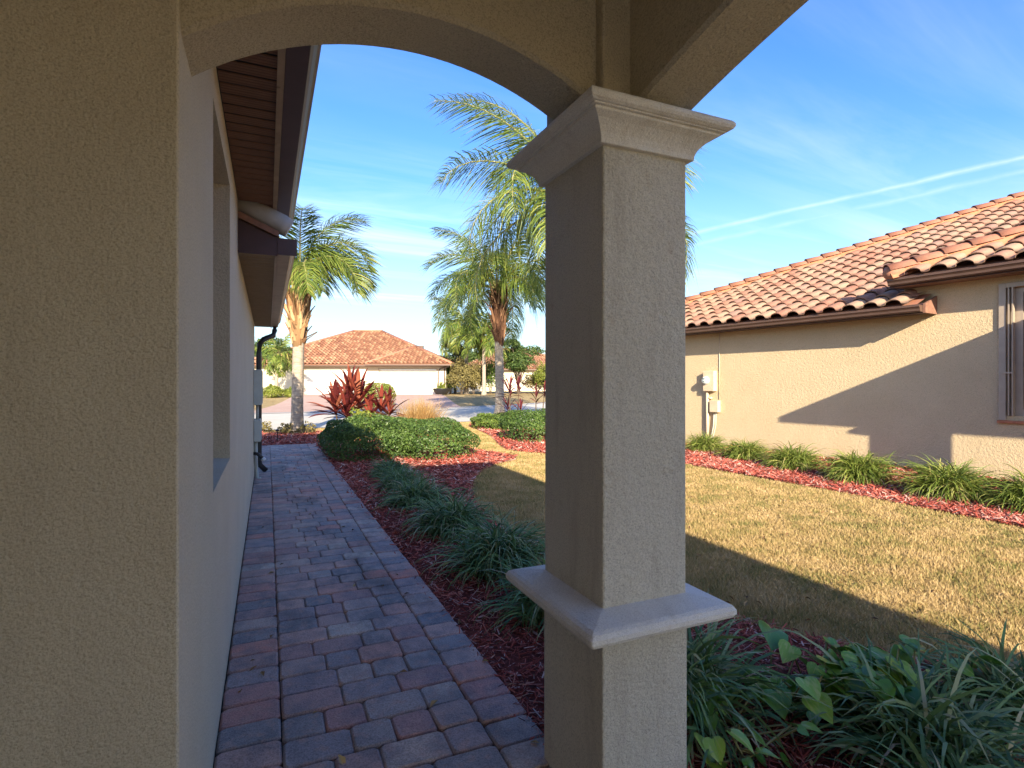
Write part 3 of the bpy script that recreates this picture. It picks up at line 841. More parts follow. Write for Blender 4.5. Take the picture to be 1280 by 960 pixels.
# ------------------------------------------------------------------ the house next door
NRZ = R(7.24)
nb = thing('neighbour_house', 'sand coloured stucco house with clay barrel tile roof beyond the dry lawn', 'house', (9.994, 5.4, 0), NRZ)
def nloc(X, Y):
    a, b = X - 9.994, Y - 5.4
    return a * .992 + b * .126, -a * .126 + b * .992
CAML = Vector((*nloc(0, 0), 1.5))
ndist = lambda p: (p - CAML).length
w = MB()
WYa, WYb, WZa, WZb, WDp = -0.86, -2.45, 0.995, 2.90, 0.11
def wq(y0, y1, z0, z1): w.add([(0, y0, z0), (0, y1, z0), (0, y1, z1), (0, y0, z1)], [(0, 1, 2, 3)])
wq(8.3, .5, 0, 2.66); wq(.5, WYa, 0, 3.3); wq(WYa, WYb, 0, WZa); wq(WYa, WYb, WZb, 3.3); wq(WYb, -12, 0, 3.3)
w.add([(0, .5, 2.66), (0, .5, 3.3), (.4, .5, 3.3), (.4, .5, 2.66)], [(0, 1, 2, 3)])
for (ya, yb) in ((WYa, WYa), (WYb, WYb)): w.add([(0, ya, WZa), (WDp, ya, WZa), (WDp, ya, WZb), (0, ya, WZb)], [(0, 1, 2, 3)])
w.add([(0, WYa, WZa), (WDp, WYa, WZa), (WDp, WYb, WZa), (0, WYb, WZa)], [(0, 1, 2, 3)])
w.add([(0, WYa, WZb), (WDp, WYa, WZb), (WDp, WYb, WZb), (0, WYb, WZb)], [(0, 1, 2, 3)])
w.add([(0, 8.3, 0), (14, 8.3, 0), (14, 8.3, 2.66), (0, 8.3, 2.66)], [(0, 1, 2, 3)])
w.build('wall', M['stucco_n'], nb, recalc=False)
# window: outer trim, shutter tracks, inner frame, glass
b = MB()
b.box(-.035, -.002, WYa + .085, WYa - .0, WZa - .07, WZb + .07)
b.box(-.035, -.002, WYb, WYb - .085, WZa - .07, WZb + .07)
b.box(-.035, -.002, WYa, WYb, WZb, WZb + .07)
wfr = b.build('window_frame', M['alu'], nb, bevel=.004)
b = MB(); b.box(-.05, .0, WYa + .10, WYb - .10, WZa - .115, WZa - .072); b.build('sill', M['mortar'], wfr, bevel=.006)
b = MB()
for yy in (WYa - .030, WYa - .075): b.box(-.055, .02, yy, yy - .016, WZa, WZb)
b.box(-.06, -.035, WYa + .05, WYa - .09, 1.62, 1.645)
b.build('shutter_track', M['alu'], wfr)
b = MB()
for (y0, y1, z0, z1) in ((WYa + .01, WYa - .175, WZa, WZb), (WYb, WYb + .07, WZa, WZb), (WYa - .175, WYb + .07, WZa, WZa + .09), (WYa - .175, WYb + .07, WZb - .08, WZb), (-1.62, -1.68, WZa + .09, WZb - .08)):
    b.box(.05, .108, y0, y1, z0, z1)
b.build('sash', M['alu'], wfr)
b = MB(); b.box(.085, .095, WYa - .15, WYb + .05, WZa + .05, WZb - .05); b.build('pane', M['glass_n'], wfr)

# roof decks
PT = 0.417; CP, SP = math.cos(math.atan(PT)), math.sin(math.atan(PT))
EX = -0.53
zm = lambda x: 2.725 + PT * (x - EX)
zr = lambda x: 3.195 + PT * (x - EX)
YC = 8.80; YR = 0.53
d = MB()
E_ = (7.3, YC - (7.3 - EX))
d.add([(EX, YC, zm(EX)), (EX, .1, zm(EX)), (.62, .1, zm(.62)), (7.3, -6.4, zm(7.3)), (*E_, zm(7.3))], [(0, 1, 2, 3, 4)])
d.add([(EX, YC, zm(EX)), (*E_, zm(7.3)), (15.1, YC, zm(EX))], [(0, 1, 2)])
d.add([(*E_, zm(7.3)), (7.3, -6.4, zm(7.3)), (15.1, -6.4, zm(EX)), (15.1, YC, zm(EX))], [(0, 1, 2, 3)])
d.add([(EX, YR, zr(EX)), (EX, -12, zr(EX)), (5.0, -12, zr(5.0)), (5.0, YR - (5.0 - EX), zr(5.0))], [(0, 1, 2, 3)])
d.add([(EX, YR, zr(EX)), (5.0, YR - (5.0 - EX), zr(5.0)), (6.13, YR - (5.0 - EX), zr(EX) + 2.306), (.60, YR, zr(EX))], [(0, 1, 2, 3)])
roof = d.build('roof', M['cap'], nb, recalc=False)
tl = tile_mesh(.345, .44, 0.042, 0.076, M['tile'])
TW, TL = .345, .39
main_poly = [(0.15, 0), (8.72, 0), (8.72, 1.25), (8.35, 1.3), (11.8, 5.0), (11.8, 7.95), (7.55, 7.95)]
sp = tile_spots((EX, YC, zm(EX)), 0, 0, main_poly, TW, TL)
ra_poly = [(0.10, 0), (3.6, 0), (3.6, 3.75)]
sp2 = tile_spots((EX, YR, zr(EX)), 0, 0, ra_poly, TW, TL)
k2 = place_tiles('roof_tile', sp2, tl, (EX - .02, YR, zr(EX) + .012), (0, -1, 0), (CP, 0, SP), roof, 80, M['tile'], ndist)
place_tiles('roof_tile', sp, tl, (EX - .02, YC, zm(EX) + .012), (0, -1, 0), (CP, 0, SP), roof, 300 - k2, M['tile'], ndist)
cm = cap_mesh(.45, .15, M['cap'])
cap_line((EX + .0, YC - .0, zm(EX) + .05), (*E_, zm(7.3) + .05), roof, cm, .40, .13, .05)
cap_line((*E_, zm(7.3) + .05), (7.3, -5.5, zm(7.3) + .05), roof, cm, .40, .13, .05)
cap_line((EX + .02, YR - .02, zr(EX) + .05), (2.2, YR - (2.2 - EX), zr(2.2) + .05), roof, cm, .40, .14, .05)
b = MB(); v = [(EX - .02 + .0, YR + .02, zr(EX) + .02)]
b.tube([(EX + .16, YR - .13, zr(EX) + .145), (EX + .02, YR - .02, zr(EX) + .09), (EX - .02, YR + .02, zr(EX) + .06)], [.14, .13, .06], 12)
b.build('hip_end_tile', M['cap'], roof, smooth=True)
# eave boards, soffits and gutters
for (y0, y1, z) in ((.06, YC, 2.62), (YR, -12, 3.09)):
    g = MB(); g.prism(GUT, lambda p: (EX + .13 - p[0], y0, z + p[1]), lambda p: (EX + .13 - p[0], y1, z + p[1])); g.build('gutter', M['brown'], nb)
    g = MB(); g.box(EX + .132, EX + .15, y0, y1, z - .02, z + .14); g.build('fascia', M['brown_d'], nb)
    sf = MB(); sf.box(EX + .151, -.002, y0, y1, z - .004, z + .008); so = sf.build('soffit', M['brown_d'], nb)
    if y1 < 0:
        sl = MB(); sl.box(0, -EX - .155, -.045, .045, -.012, 0); slm = sl.mesh('soffit_panel', M['soffit'])
        yy = y0 - .06
        while yy > -2.6:
            link('soffit_panel', slm, so, (EX + .152, yy, z - .005)); yy -= .1
g = MB()
g.prism([(EX + .12, 2.60), (-.002, 2.60), (-.002, 2.90), (EX + .12, 2.745)], lambda p: (p[0], .02, p[1]), lambda p: (p[0], .056, p[1])); g.build('eave_end', M['wood'], nb)
g = MB(); g.prism([(EX + .125, 3.07), (-.002, 3.07), (-.002, 3.28), (EX + .125, 3.20)], lambda p: (p[0], YR - .03, p[1]), lambda p: (p[0], YR + .012, p[1])); g.build('eave_end', M['brown_d'], nb)
# porch wing that throws its shadow on the wall: hip roof, beam, column with capital
g = MB(); hip_roof(g, -1.95, 4.0, -8.0, -1.80, 2.74, PT, .11); g.build('porch_roof', M['tile'], nb)
g = MB(); g.box(-1.49, -1.20, -7.5, -2.50, 2.23, 2.66); g.box(-1.20, -.01, -2.93, -2.6, 2.45, 2.66); g.build('porch_beam', M['stucco_n'], nb)
g = MB(); g.square_lathe(-1.33, -2.705, .17, .225, [(0, 0), (0, .66), (.02, .67), (.11, .71), (.11, .75), (0, .78), (0, 2.05), (.02, 2.06), (.11, 2.17), (.11, 2.22), (0, 2.23)]); g.build('porch_pier', M['stucco_n'], nb)

# electric meter on the wall
mt = thing('electric_meter', 'beige electric meter box with round glass dial on the sunny house wall', 'electric meter', (9.994, 5.4, 0), NRZ)
mt.location = Vector((9.994, 5.4, 0)) + Vector((-.126 * 4.45, .992 * 4.45, 0))
b = MB(); b.box(-.125, -.002, -.13, .17, 1.28, 1.75); b.build('cabinet', M['beige_box'], mt, bevel=.008)
b = MB(); n = 14
ring = [(-.125, .075 + .085 * math.cos(2 * math.pi * k / n), 1.53 + .085 * math.sin(2 * math.pi * k / n)) for k in range(n)]
b.tube([(-.1255, .075, 1.53), (-.16, .075, 1.53)], .092, 16); dial = b.build('dial_ring', M['lip'], mt)
b = MB(); b.tube([(-.1605, .075, 1.53), (-.20, .075, 1.53), (-.215, .075, 1.53)], [.078, .076, .05], 16); b.build('glass_dome', plain('meter_glass', (.55, .62, .60), .15, .1), dial, smooth=True)
b = MB()
b.box(-.2175, -.2155, .035, .115, 1.555, 1.575); b.box(-.2175, -.2155, .05, .10, 1.50, 1.512); b.build('dial_marking', M['black'], dial)
b = MB(); b.tube([(-.05, .10, 1.28), (-.05, .10, 0.0)], .036, 10); b.tube([(-.05, .10, 1.12), (-.05, -.03, 1.12)], .024, 8); b.build('conduit', M['beige_box'], mt, smooth=True)
jb = thing('junction_box', 'small beige junction box below and right of the electric meter', 'junction box', tuple(mt.location + Vector((.126 * .13, -.992 * .13, 0))), NRZ)
b = MB(); b.box(-.11, -.002, -.10, .13, .80, 1.07); b.build('cabinet', M['beige_box'], jb, bevel=.008)
b = MB(); b.tube([(-.04, .05, .80), (-.05, .06, .5), (-.03, .14, .2), (-.03, .16, 0)], .014, 6); b.tube([(-.04, 0, .80), (-.06, -.01, .5), (-.04, .09, .2), (-.04, .12, 0)], .012, 6); b.build('cable', M['grey'], jb, smooth=True)
wr = thing('wall_conduit', 'thin vertical conduit running from the eave down to the meter box', 'conduit', tuple(mt.location + Vector((.126 * .20, -.992 * .20, 1.1))), NRZ)
b = MB(); b.tube([(-.012, 0, 0), (-.012, 0, 1.515)], .008, 6); b.build('pipe', M['beige_box'], wr, smooth=True)

# ------------------------------------------------------------------ houses across the street
def far_tiles_on(parts, tl, o, u, v, poly, w, l):
    u, v, n = plane_axes(u, v); rotm = np.array(Matrix((u, v, n)))
    co = np.array([q.co for q in tl.vertices]); fs = np.array([tuple(p.vertices) for p in tl.polygons])
    for (a, b_) in tile_spots(o, u, v, poly, w, l, .004):
        pz = Vector(o) + u * a + v * b_
        parts[1].append(fs + parts[2]); parts[0].append(co @ rotm + np.array(pz)); parts[2] += len(co)
tlf = tile_mesh(.34, .46, .085, .10, M['tile_far'], 4)
def hip_tiles(parts, x0, x1, y0, y1, z, pitch):
    """tiles on the front and both end planes of a hip roof seen from -y"""
    w = min(x1 - x0, y1 - y0) / 2; c = 1 / math.sqrt(1 + pitch * pitch); s = pitch * c; L = w / c
    far_tiles_on(parts, tlf, (x0, y0, z), (1, 0, 0), (0, c, s), [(0, 0), (x1 - x0, 0), (x1 - x0 - w, L), (w, L)], .34, .42)
    far_tiles_on(parts, tlf, (x1, y0, z), (0, 1, 0), (-c, 0, s), [(0, 0), (y1 - y0, 0), (y1 - y0 - w, L), (w, L)], .34, .42)
FRZ = R(-23.9)
def cam_pt(u, t):
    x = (u - 640) / 690
    return t * (x * .9143 + .4051), t * (.9143 - x * .4051)
fx, fy = cam_pt(455, 48.5)
fh = thing('cream_house', 'cream house across the street with orange tile hip roof and two white garage doors', 'house', (fx, fy, float(gz(fx, fy))), FRZ)
b = MB()
def fq(x0, x1, z0, z1, y=0): b.add([(x0, y, z0), (x1, y, z0), (x1, y, z1), (x0, y, z1)], [(0, 1, 2, 3)])
GD = [(-5.3, -.55), (1.35, 6.35)]
fq(-10.3, GD[0][0], 0, 2.55); fq(GD[0][1], GD[1][0], 0, 2.55); fq(GD[1][1], 7.2, 0, 2.55)
for a, c in GD:
    fq(a, c, 2.2, 2.55)
    for x in (a, c): b.add([(x, 0, 0), (x, .22, 0), (x, .22, 2.2), (x, 0, 2.2)], [(0, 1, 2, 3)])
    b.add([(a, 0, 2.2), (c, 0, 2.2), (c, .22, 2.2), (a, .22, 2.2)], [(0, 1, 2, 3)])
for x in (-10.3, 7.2): b.add([(x, 0, 0), (x, 14, 0), (x, 14, 2.55), (x, 0, 2.55)], [(0, 1, 2, 3)])
b.build('wall', M['cream'], fh, recalc=False)
for a, c in GD:
    g = None
    for k in range(4):
        pb = MB(); pb.box(a, c, .18, .215, .01 + k * .548, .01 + k * .548 + .520)
        if g is None: g = pb.build('garage_door', M['door'], fh)
        else: pb.build('door_panel', M['door'], g)
for a, c in GD:
    tb = MB(); tb.box(a - .12, a, -.03, -.002, 0, 2.32); tb.box(c, c + .12, -.03, -.002, 0, 2.32); tb.box(a, c, -.03, -.002, 2.2, 2.32); tb.build('door_trim', M['alu'], fh)
b = MB(); hip_roof(b, -11.0, 7.75, -.5, 15.5, 2.60, .45); hip_roof(b, .35, 7.80, -1.0, 6.4, 2.64, .45); fr = b.build('roof', M['cap'], fh)
parts = [[], [], 0]
hip_tiles(parts, -11.0, 7.75, -.5, 15.5, 2.62, .45); hip_tiles(parts, .35, 7.80, -1.0, 6.4, 2.66, .45)
o = link('roof_tiles', np_mesh('roof_tiles', np.concatenate(parts[0]), np.concatenate(parts[1]), M['tile_far'], True), fr); tag(o, kind='stuff')
b = MB(); b.box(-11.05, 7.8, -.62, -.5, 2.48, 2.60); b.box(7.75, 7.86, -.9, 15, 2.48, 2.6); b.box(.30, 7.86, -1.12, -1.0, 2.52, 2.64); b.build('gutter', M['brown'], fh)
b = MB(); b.box(-11, 7.74, -.49, 0, 2.5, 2.53); b.box(.36, 7.74, -.99, -.5, 2.54, 2.56); b.build('soffit', M['soffit'], fh)
b = MB(); b.tube([(7.6, -.95, 2.52), (7.1, -.2, 2.3), (7.08, -.06, 2.2), (7.08, -.06, .1)], .05, 8); b.tube([(6.55, -.08, 0.0), (6.55, -.08, 2.0), (6.7, -.08, 2.3), (7.2, -.3, 2.42)], .045, 8); b.build('downspout', M['brown_d'], fh)
b = MB(); b.box(3.7, 4.6, 3.6, 4.1, 4.2, 4.55); b.build('roof_vent', M['brown'], fr)
for (a, c) in (((-11.0, -.5, 2.68), (-3, 7.5, 6.28)), ((7.75, -.5, 2.68), (-.25, 7.5, 6.28)), ((-3, 7.5, 6.28), (-.25, 7.5, 6.28)), ((.35, -1.0, 2.72), (4.05, 2.7, 4.38)), ((7.8, -1.0, 2.72), (4.1, 2.7, 4.38))):
    q = MB(); a = Vector(a); c = Vector(c); q.tube([a, a.lerp(c, .5), c], .13, 8); q.build('hip_ridge', M['cap'], fr, smooth=True)

fx2, fy2 = cam_pt(655, 66)
f2 = thing('distant_house', 'distant cream house with tan tile roof half hidden behind trees and palms', 'house', (fx2, fy2, float(gz(fx2, fy2))), R(-15))
b = MB(); b.box(-7.5, 7, 0, 12, 0, 2.6); b.build('wall', M['cream'], f2)
b = MB(); hip_roof(b, -8.2, 7.7, -.6, 12.6, 2.62, .42); fr2 = b.build('roof', M['cap'], f2)
parts = [[], [], 0]; hip_tiles(parts, -8.2, 7.7, -.6, 12.6, 2.64, .42)
o = link('roof_tiles', np_mesh('roof_tiles', np.concatenate(parts[0]), np.concatenate(parts[1]), M['tile_far'], True), fr2); tag(o, kind='stuff')
b = MB(); b.box(-8.25, 7.75, -.72, -.6, 2.5, 2.62); b.build('gutter', M['brown'], f2)
for x in (-5.0, 1.0, 4.5):
    b = MB(); b.box(x, x + 1.3, -.03, -.001, .9, 2.1); wi = b.build('window', M['lip'], f2)
    b = MB(); b.box(x + .08, x + 1.22, -.04, -.031, .98, 2.02); b.build('pane', M['glass_n'], wi)

# driveways of the cream house, pavers reading only as colour at this distance
def hl(x, y):
    c, s = math.cos(FRZ), math.sin(FRZ); return fx + x * c - y * s, fy + x * s + y * c
def road_far(x): return float(road_y(x + .6) + 9.0 + .05 * max(0, min(x, 14))) + .45
def drive(xa, xb):
    A, B = [], []
    for k in range(9):
        t = k / 8
        for L, xx in ((A, xa), (B, xb)):
            tx, ty = hl(xx, .18)
            ex = tx - (0.15 * 18) - 1.0; ey = road_far(ex)
            L.append((tx * (1 - t) + ex * t, ty * (1 - t) + ey * t))
    strip('driveway', A, B, M['drive'], 0.035, 4)
drive(-5.6, -.3); drive(1.1, 6.7)
# ------------------------------------------------------------------ vegetation builders
def strap_clump(n, L, wid, seed, spread=0.10, droop=1.5, segs=6, up=(55, 88)):
    """fountain of narrow arching leaves (one mesh): (V, F)"""
    r = np.random.RandomState(seed); V = []; F = []
    for i in range(n):
        az = r.uniform(0, 2 * math.pi); el = R(r.uniform(*up)); l = L * r.uniform(.55, 1.1); w = wid * r.uniform(.6, 1.2)
        bx, by = r.normal(0, spread, 2); p = np.array([bx, by, 0.0]); cur = el; side = np.array([-math.sin(az), math.cos(az), 0])
        tw = r.normal(0, .5); dr = droop * r.uniform(.65, 1.3); base = len(V); kink = r.uniform(-.25, .25)
        for s in range(segs + 1):
            t = s / segs; ww = w * (0.65 + 0.5 * t if t < .4 else .85 * (1 - ((t - .4) / .6) ** 2.2) + .02)
            up_ = np.array([-math.cos(az) * math.sin(cur), -math.sin(az) * math.sin(cur), math.cos(cur)])
            sd = side * math.cos(tw) + up_ * math.sin(tw)
            V.append(p - sd * ww / 2); V.append(p + sd * ww / 2)
            az2 = az + kink * t
            p = p + np.array([math.cos(az2) * math.cos(cur), math.sin(az2) * math.cos(cur), math.sin(cur)]) * l / segs
            if p[2] < .012: p[2] = .012
            cur -= dr / segs * (0.5 + 1.3 * t)
        for s in range(segs):
            a = base + 2 * s; F.append((a, a + 1, a + 3, a + 2))
    return np.array(V), np.array(F)

def grass_clump(name, label, cat, loc, n, L, wid, seed, m, group, dead=0, spread=.10, droop=1.5, up=(50, 88)):
    t = thing(name, label, cat, loc, 0, group)
    V, F = strap_clump(n, L, wid, seed, spread, droop, 6, up)
    link('leaves', np_mesh('leaves', V, F, m), t)
    if dead:
        V, F = strap_clump(dead, L * .8, wid * .7, seed + 99, spread * 1.2, droop * 1.5, 5, (15, 60))
        link('dry_leaves', np_mesh('dry_leaves', V, F, M['lirio_dead']), t)
    return t

def leaves_at(P, N, size, r, fold=.25, asp=.55):
    """folded diamond leaves at points P with normals N"""
    n = len(P)
    a = r.normal(size=(n, 3)); a -= N * (a * N).sum(1, keepdims=True); a /= np.linalg.norm(a, axis=1, keepdims=True) + 1e-9
    b = np.cross(N, a); s = (size * r.uniform(.6, 1.25, n))[:, None]
    p0 = P - a * s * .5; p1 = P + a * s * .5 - N * s * .12
    l = P + b * s * asp * .5 + N * s * fold * .4; q = P - b * s * asp * .5 + N * s * fold * .4
    V = np.stack([p0, l, p1, q], 1).reshape(-1, 3); i = np.arange(n)[:, None] * 4
    F = np.concatenate([i + np.array([[0, 1, 2]]), i + np.array([[0, 2, 3]])], 1).reshape(-1, 3)
    return V, F

def blob_points(n, rx, ry, rz, r, lump=.10, depth=.30, flat=1.0, zmin=.03, freq=5.0):
    d = r.normal(size=(n, 3)); d /= np.linalg.norm(d, axis=1, keepdims=True)
    d[:, 2] = np.abs(d[:, 2]) * np.where(r.rand(n) < .88, 1, -.4)
    ph = r.uniform(0, 6.28, 6)
    k = 1 + lump * (np.sin(freq * d[:, 0] + ph[0]) * np.sin(freq * d[:, 1] + ph[1]) + .7 * np.sin(freq * 1.9 * d[:, 2] + ph[2] + 2.1 * freq * d[:, 0] * .5) + .5 * np.sin(freq * 2.3 * d[:, 1] + ph[3]))
    rr = k * (1 - depth * r.rand(n) ** 2.2)
    if flat < 1: d2 = np.sign(d) * np.abs(d) ** flat
    else: d2 = d
    P = d2 * np.array([rx, ry, rz]) * rr[:, None]
    N = d / np.array([rx, ry, rz]); N /= np.linalg.norm(N, axis=1, keepdims=True)
    N = N + r.normal(0, .55, N.shape); N /= np.linalg.norm(N, axis=1, keepdims=True)
    return P, N

def shrub(name, label, cat, loc, rx, ry, h, n, size, seed, m, group=None, lump=.08, flat=.8, stems=6, lift=.30, depth=.35):
    r = np.random.RandomState(seed); t = thing(name, label, cat, loc, 0, group)
    zc = h * lift
    P, N = blob_points(n, rx, ry, h - zc, r, lump, depth, flat)
    P[:, 2] += zc; P[:, 2] = np.maximum(P[:, 2], .02)
    V, F = leaves_at(P, N, size, r)
    link('foliage', np_mesh('foliage', V, F, m), t)
    b = MB()
    for k in range(stems):
        a = 6.28 * k / stems + r.uniform(-.3, .3); q = r.uniform(.3, .75)
        b.tube([(.05 * math.cos(a), .05 * math.sin(a), 0), (rx * q * .4 * math.cos(a), ry * q * .4 * math.sin(a), h * .4), (rx * q * math.cos(a), ry * q * math.sin(a), h * .8)], [.02, .014, .005], 5)
    b.build('stem', M['stem'], t)
    return t

def tree(name, label, cat, loc, h, rx, ry, n, size, seed, m, group=None, clumps=9, trunk_r=.12, trunk_h=.35):
    r = np.random.RandomState(seed); t = thing(name, label, cat, loc, 0, group)
    b = MB(); th = h * trunk_h
    b.tube([(0, 0, -.05), (.03, .02, th * .5), (0, .05, th), (.05, 0, h * .75)], [trunk_r * 1.3, trunk_r, trunk_r * .8, trunk_r * .2], 8)
    Ps, Ns = [], []
    for c in range(clumps):
        a = 6.28 * (c * .618 % 1) + r.uniform(-.3, .3); q = r.uniform(.25, .75) if c else 0
        z = th + (h - th) * (.25 + .62 * ((c + .5) / clumps) * r.uniform(.8, 1.15)); cx, cy = rx * q * math.cos(a), ry * q * math.sin(a)
        cr = .42 * (rx + ry) / 2 * r.uniform(.75, 1.25)
        P, N = blob_points(n // clumps, cr, cr, cr * .75, r, .18, .55, 1.0, freq=6)
        P[:, 2] = P[:, 2] + r.normal(0, .04, len(P))
        Ps.append(P + np.array([cx, cy, min(z, h - cr * .5)])); Ns.append(N)
        b.tube([(0, .04, th * r.uniform(.7, 1)), (cx * .5, cy * .5, (z + th) / 2), (cx, cy, z)], [trunk_r * .5, trunk_r * .3, .01], 6)
    V, F = leaves_at(np.concatenate(Ps), np.concatenate(Ns), size, r)
    link('crown', np_mesh('crown', V, F, m), t)
    b.build('trunk', M['wood_t'], t, smooth=True)
    return t

def frond_mesh(L, seed, droop=1.2, pairs=46, ll=.62, lw=.034, segs=10, hang=.95):
    """a feather palm frond along +x: rachis and drooping leaflets"""
    r = np.random.RandomState(seed); p = np.array([0., 0., 0.]); a = 0.0; pts = []; dirs = []
    N = 40
    for i in range(N + 1):
        t = i / N; pts.append(p.copy()); d = np.array([math.cos(a), 0, math.sin(a)]); dirs.append(d); p = p + d * L / N; a -= droop / N * (.35 + 1.3 * t)
    pts = np.array(pts); dirs = np.array(dirs)
    V, F = [], []
    side0 = np.array([0, 1., 0])
    for s in (-1, 1):
        for i in range(pairs):
            t = .10 + .89 * (i + r.uniform(-.3, .3)) / pairs; t = min(max(t, .08), .995)
            q = t * N; k = min(int(q), N - 1); f = q - k; P = pts[k] * (1 - f) + pts[k + 1] * f; D = dirs[k]
            U = np.array([-D[2], 0, D[0]])
            l = ll * (min(1, .35 + 2.6 * t) if t < .3 else max(.30, 1.0 - .75 * ((t - .3) / .7) ** 1.6)) * r.uniform(.8, 1.15)
            vert = r.uniform(-.45, .75)
            dv = side0 * s * r.uniform(.75, 1.0) + D * r.uniform(.35, .75) + U * vert; dv /= np.linalg.norm(dv)
            nrm = np.cross(dv, D); nrm /= np.linalg.norm(nrm) + 1e-9
            wv = np.cross(dv, nrm); wv /= np.linalg.norm(wv) + 1e-9
            h = hang * r.uniform(.7, 1.4)
            m1 = P + dv * l * .45 + np.array([0, 0, -h * l * .12]); m2 = P + dv * l * .78 + np.array([0, 0, -h * l * .45]); e = P + dv * l * .93 + np.array([0, 0, -h * l * 1.0])
            b = len(V); w = lw * r.uniform(.8, 1.2)
            V += [P - wv * w * .25, P + wv * w * .25, m1 - wv * w * .5, m1 + wv * w * .5, m2 - wv * w * .36, m2 + wv * w * .36, e]
            F += [(b, b + 1, b + 3), (b, b + 3, b + 2), (b + 2, b + 3, b + 5), (b + 2, b + 5, b + 4), (b + 4, b + 5, b + 6)]
    leaf = np_mesh('frond', np.array(V), np.array(F), M['palm'])
    nb_ = len(F)
    mb = MB(); rp = [tuple(pts[i]) for i in range(0, N + 1, 4)]
    mb.tube(rp, [.030 * (1 - .85 * i / (len(rp) - 1)) * max(.5, L / 3) for i in range(len(rp))], 5, cap=False)
    import bmesh
    bm = bmesh.new(); bm.from_mesh(leaf); k0 = len(bm.faces); b2 = len(bm.verts)
    vs = [bm.verts.new(v) for v in mb.v]
    for f in mb.f:
        fc = bm.faces.new([vs[i] for i in f]); fc.material_index = 1
    bm.to_mesh(leaf); bm.free(); leaf.materials.append(M['rachis'])
    return leaf

def palm(label, loc, zc, r0, boot_z, boot_r, L, nf, seed, bootm, group, lean=(0, 0), low=-48, pairs=46, ll=.62, lw=.034, droop=(0.9, 1.7), nboot=60, skip=None):
    r = random.Random(seed); t = thing('palm_tree', label, 'palm tree', loc, 0, group)
    b = MB(); pts, rs = [], []
    n = 26
    for i in range(n + 1):
        q = i / n; z = -.05 + (boot_z + .25) * q
        rr = r0 * (1.0 + .75 * math.exp(-q * 14) - .08 * q) * (1 + .018 * (i % 2))
        pts.append((lean[0] * q * q * boot_z / zc, lean[1] * q * q * boot_z / zc, z)); rs.append(rr)
    b.tube(pts, rs, 16); b.build('trunk', M['bark'], t, smooth=True)
    lx = lambda z: (lean[0] * (z / zc) ** 2, lean[1] * (z / zc) ** 2)
    # old frond bases round the top of the trunk
    V, F = [], []
    for k in range(nboot):
        q = (k + .5) / nboot; z = boot_z + (zc - boot_z) * q * .86; a = k * 2.39996; x0, y0 = lx(z)
        rad = r0 * 1.0 + (boot_r - r0) * math.sin(min(1, q * 1.25) * math.pi * .62)
        h = r.uniform(.3, .85) * (zc - boot_z) * .44; w = r.uniform(.35, .8) * boot_r * .62; a += r.uniform(-.25, .25); c, s = math.cos(a), math.sin(a); fl = (r.uniform(.02, .35) if r.random() < .6 else r.uniform(.4, .85)) * boot_r * 1.5
        base = len(V)
        for (i, tt) in enumerate((0, .45, 1.0)):
            ww = w * (1 - .78 * tt); zz = z + h * tt; ro = rad * (.82 + .18 * tt) + fl * tt * tt
            cw, sw = -s * ww / 2, c * ww / 2
            V += [(x0 + c * (ro - .03) - cw, y0 + s * (ro - .03) - sw, zz), (x0 + c * (ro + .035 * (1 - tt)), y0 + s * (ro + .035 * (1 - tt)), zz), (x0 + c * (ro - .03) + cw, y0 + s * (ro - .03) + sw, zz)]
        for i in range(2):
            g = base + 3 * i; F += [(g, g + 1, g + 4, g + 3), (g + 1, g + 2, g + 5, g + 4)]
    mb = MB(); mb.v = [tuple(v) for v in V]; mb.f = F; mb.build('old_frond_bases', bootm, t, recalc=False)
    core = MB(); z0, z1 = boot_z, zc
    core.tube([(*lx(z0), z0), (*lx((z0 + z1) / 2), (z0 + z1) / 2), (*lx(z1), z1)], [r0 * .95, boot_r * .82, boot_r * .45], 10); core.build('crown_shaft', bootm, t, smooth=True)
    vars_ = [frond_mesh(L * s, seed * 10 + i, dr, pairs, ll, lw) for i, (s, dr) in enumerate(((1.0, droop[0]), (.95, (droop[0] + droop[1]) / 2), (1.05, droop[1]), (.9, droop[1] * .9)))]
    for k in range(nf):
        q = k / (nf - 1); el = 74 - (74 - low) * q ** .85 + r.uniform(-6, 6); az = k * 2.39996 + r.uniform(-.25, .25)
        me = vars_[0] if q < .18 else vars_[r.choice((1, 2, 3))]
        x0, y0 = lx(zc)
        f = link('frond', me, t, (x0 + .08 * math.cos(az), y0 + .08 * math.sin(az), zc - .25 * q + .05))
        f.rotation_euler = (Matrix.Rotation(az, 3, 'Z') @ Matrix.Rotation(-R(el), 3, 'Y') @ Matrix.Rotation(r.uniform(-.35, .35), 3, 'X')).to_euler()
    return t

# ------------------------------------------------------------------ palms
GP = 'palm trees along the street'
A = palm('palm with ragged orange old frond bases at the end of the paver path', (0.78, 17.0, 0), 4.75, .165, 2.50, .36, 2.55, 16, 3, M['boot'], GP, (.08, 0), 22, 120, .74, .026, (1.7, 2.75), 90)
Cp = palm('palm with brown boots and broad green crown standing left of the column', (9.55, 22.9, 0), 5.85, .20, 3.1, .36, 4.3, 20, 5, M['boot_d'], GP, (-.1, 0), 6, 130, .98, .032, (1.3, 2.4), 80)
B = palm('tall palm whose trunk is hidden behind the porch column', (6.75, 12.2, 0), 6.25, .16, 4.6, .26, 4.1, 24, 8, M['boot_d'], GP, (.3, 0), -12, 130, .86, .024, (1.2, 2.3))
dx, dy = cam_pt(605, 47); D_ = palm('slim palm with pale straight trunk across the street', (dx, dy, float(gz(dx, dy))), 4.9, .16, 4.3, .26, 3.0, 20, 9, M['boot'], GP, (0, 0), -10, 36, .7, .085, (1.3, 2.4), nboot=26)
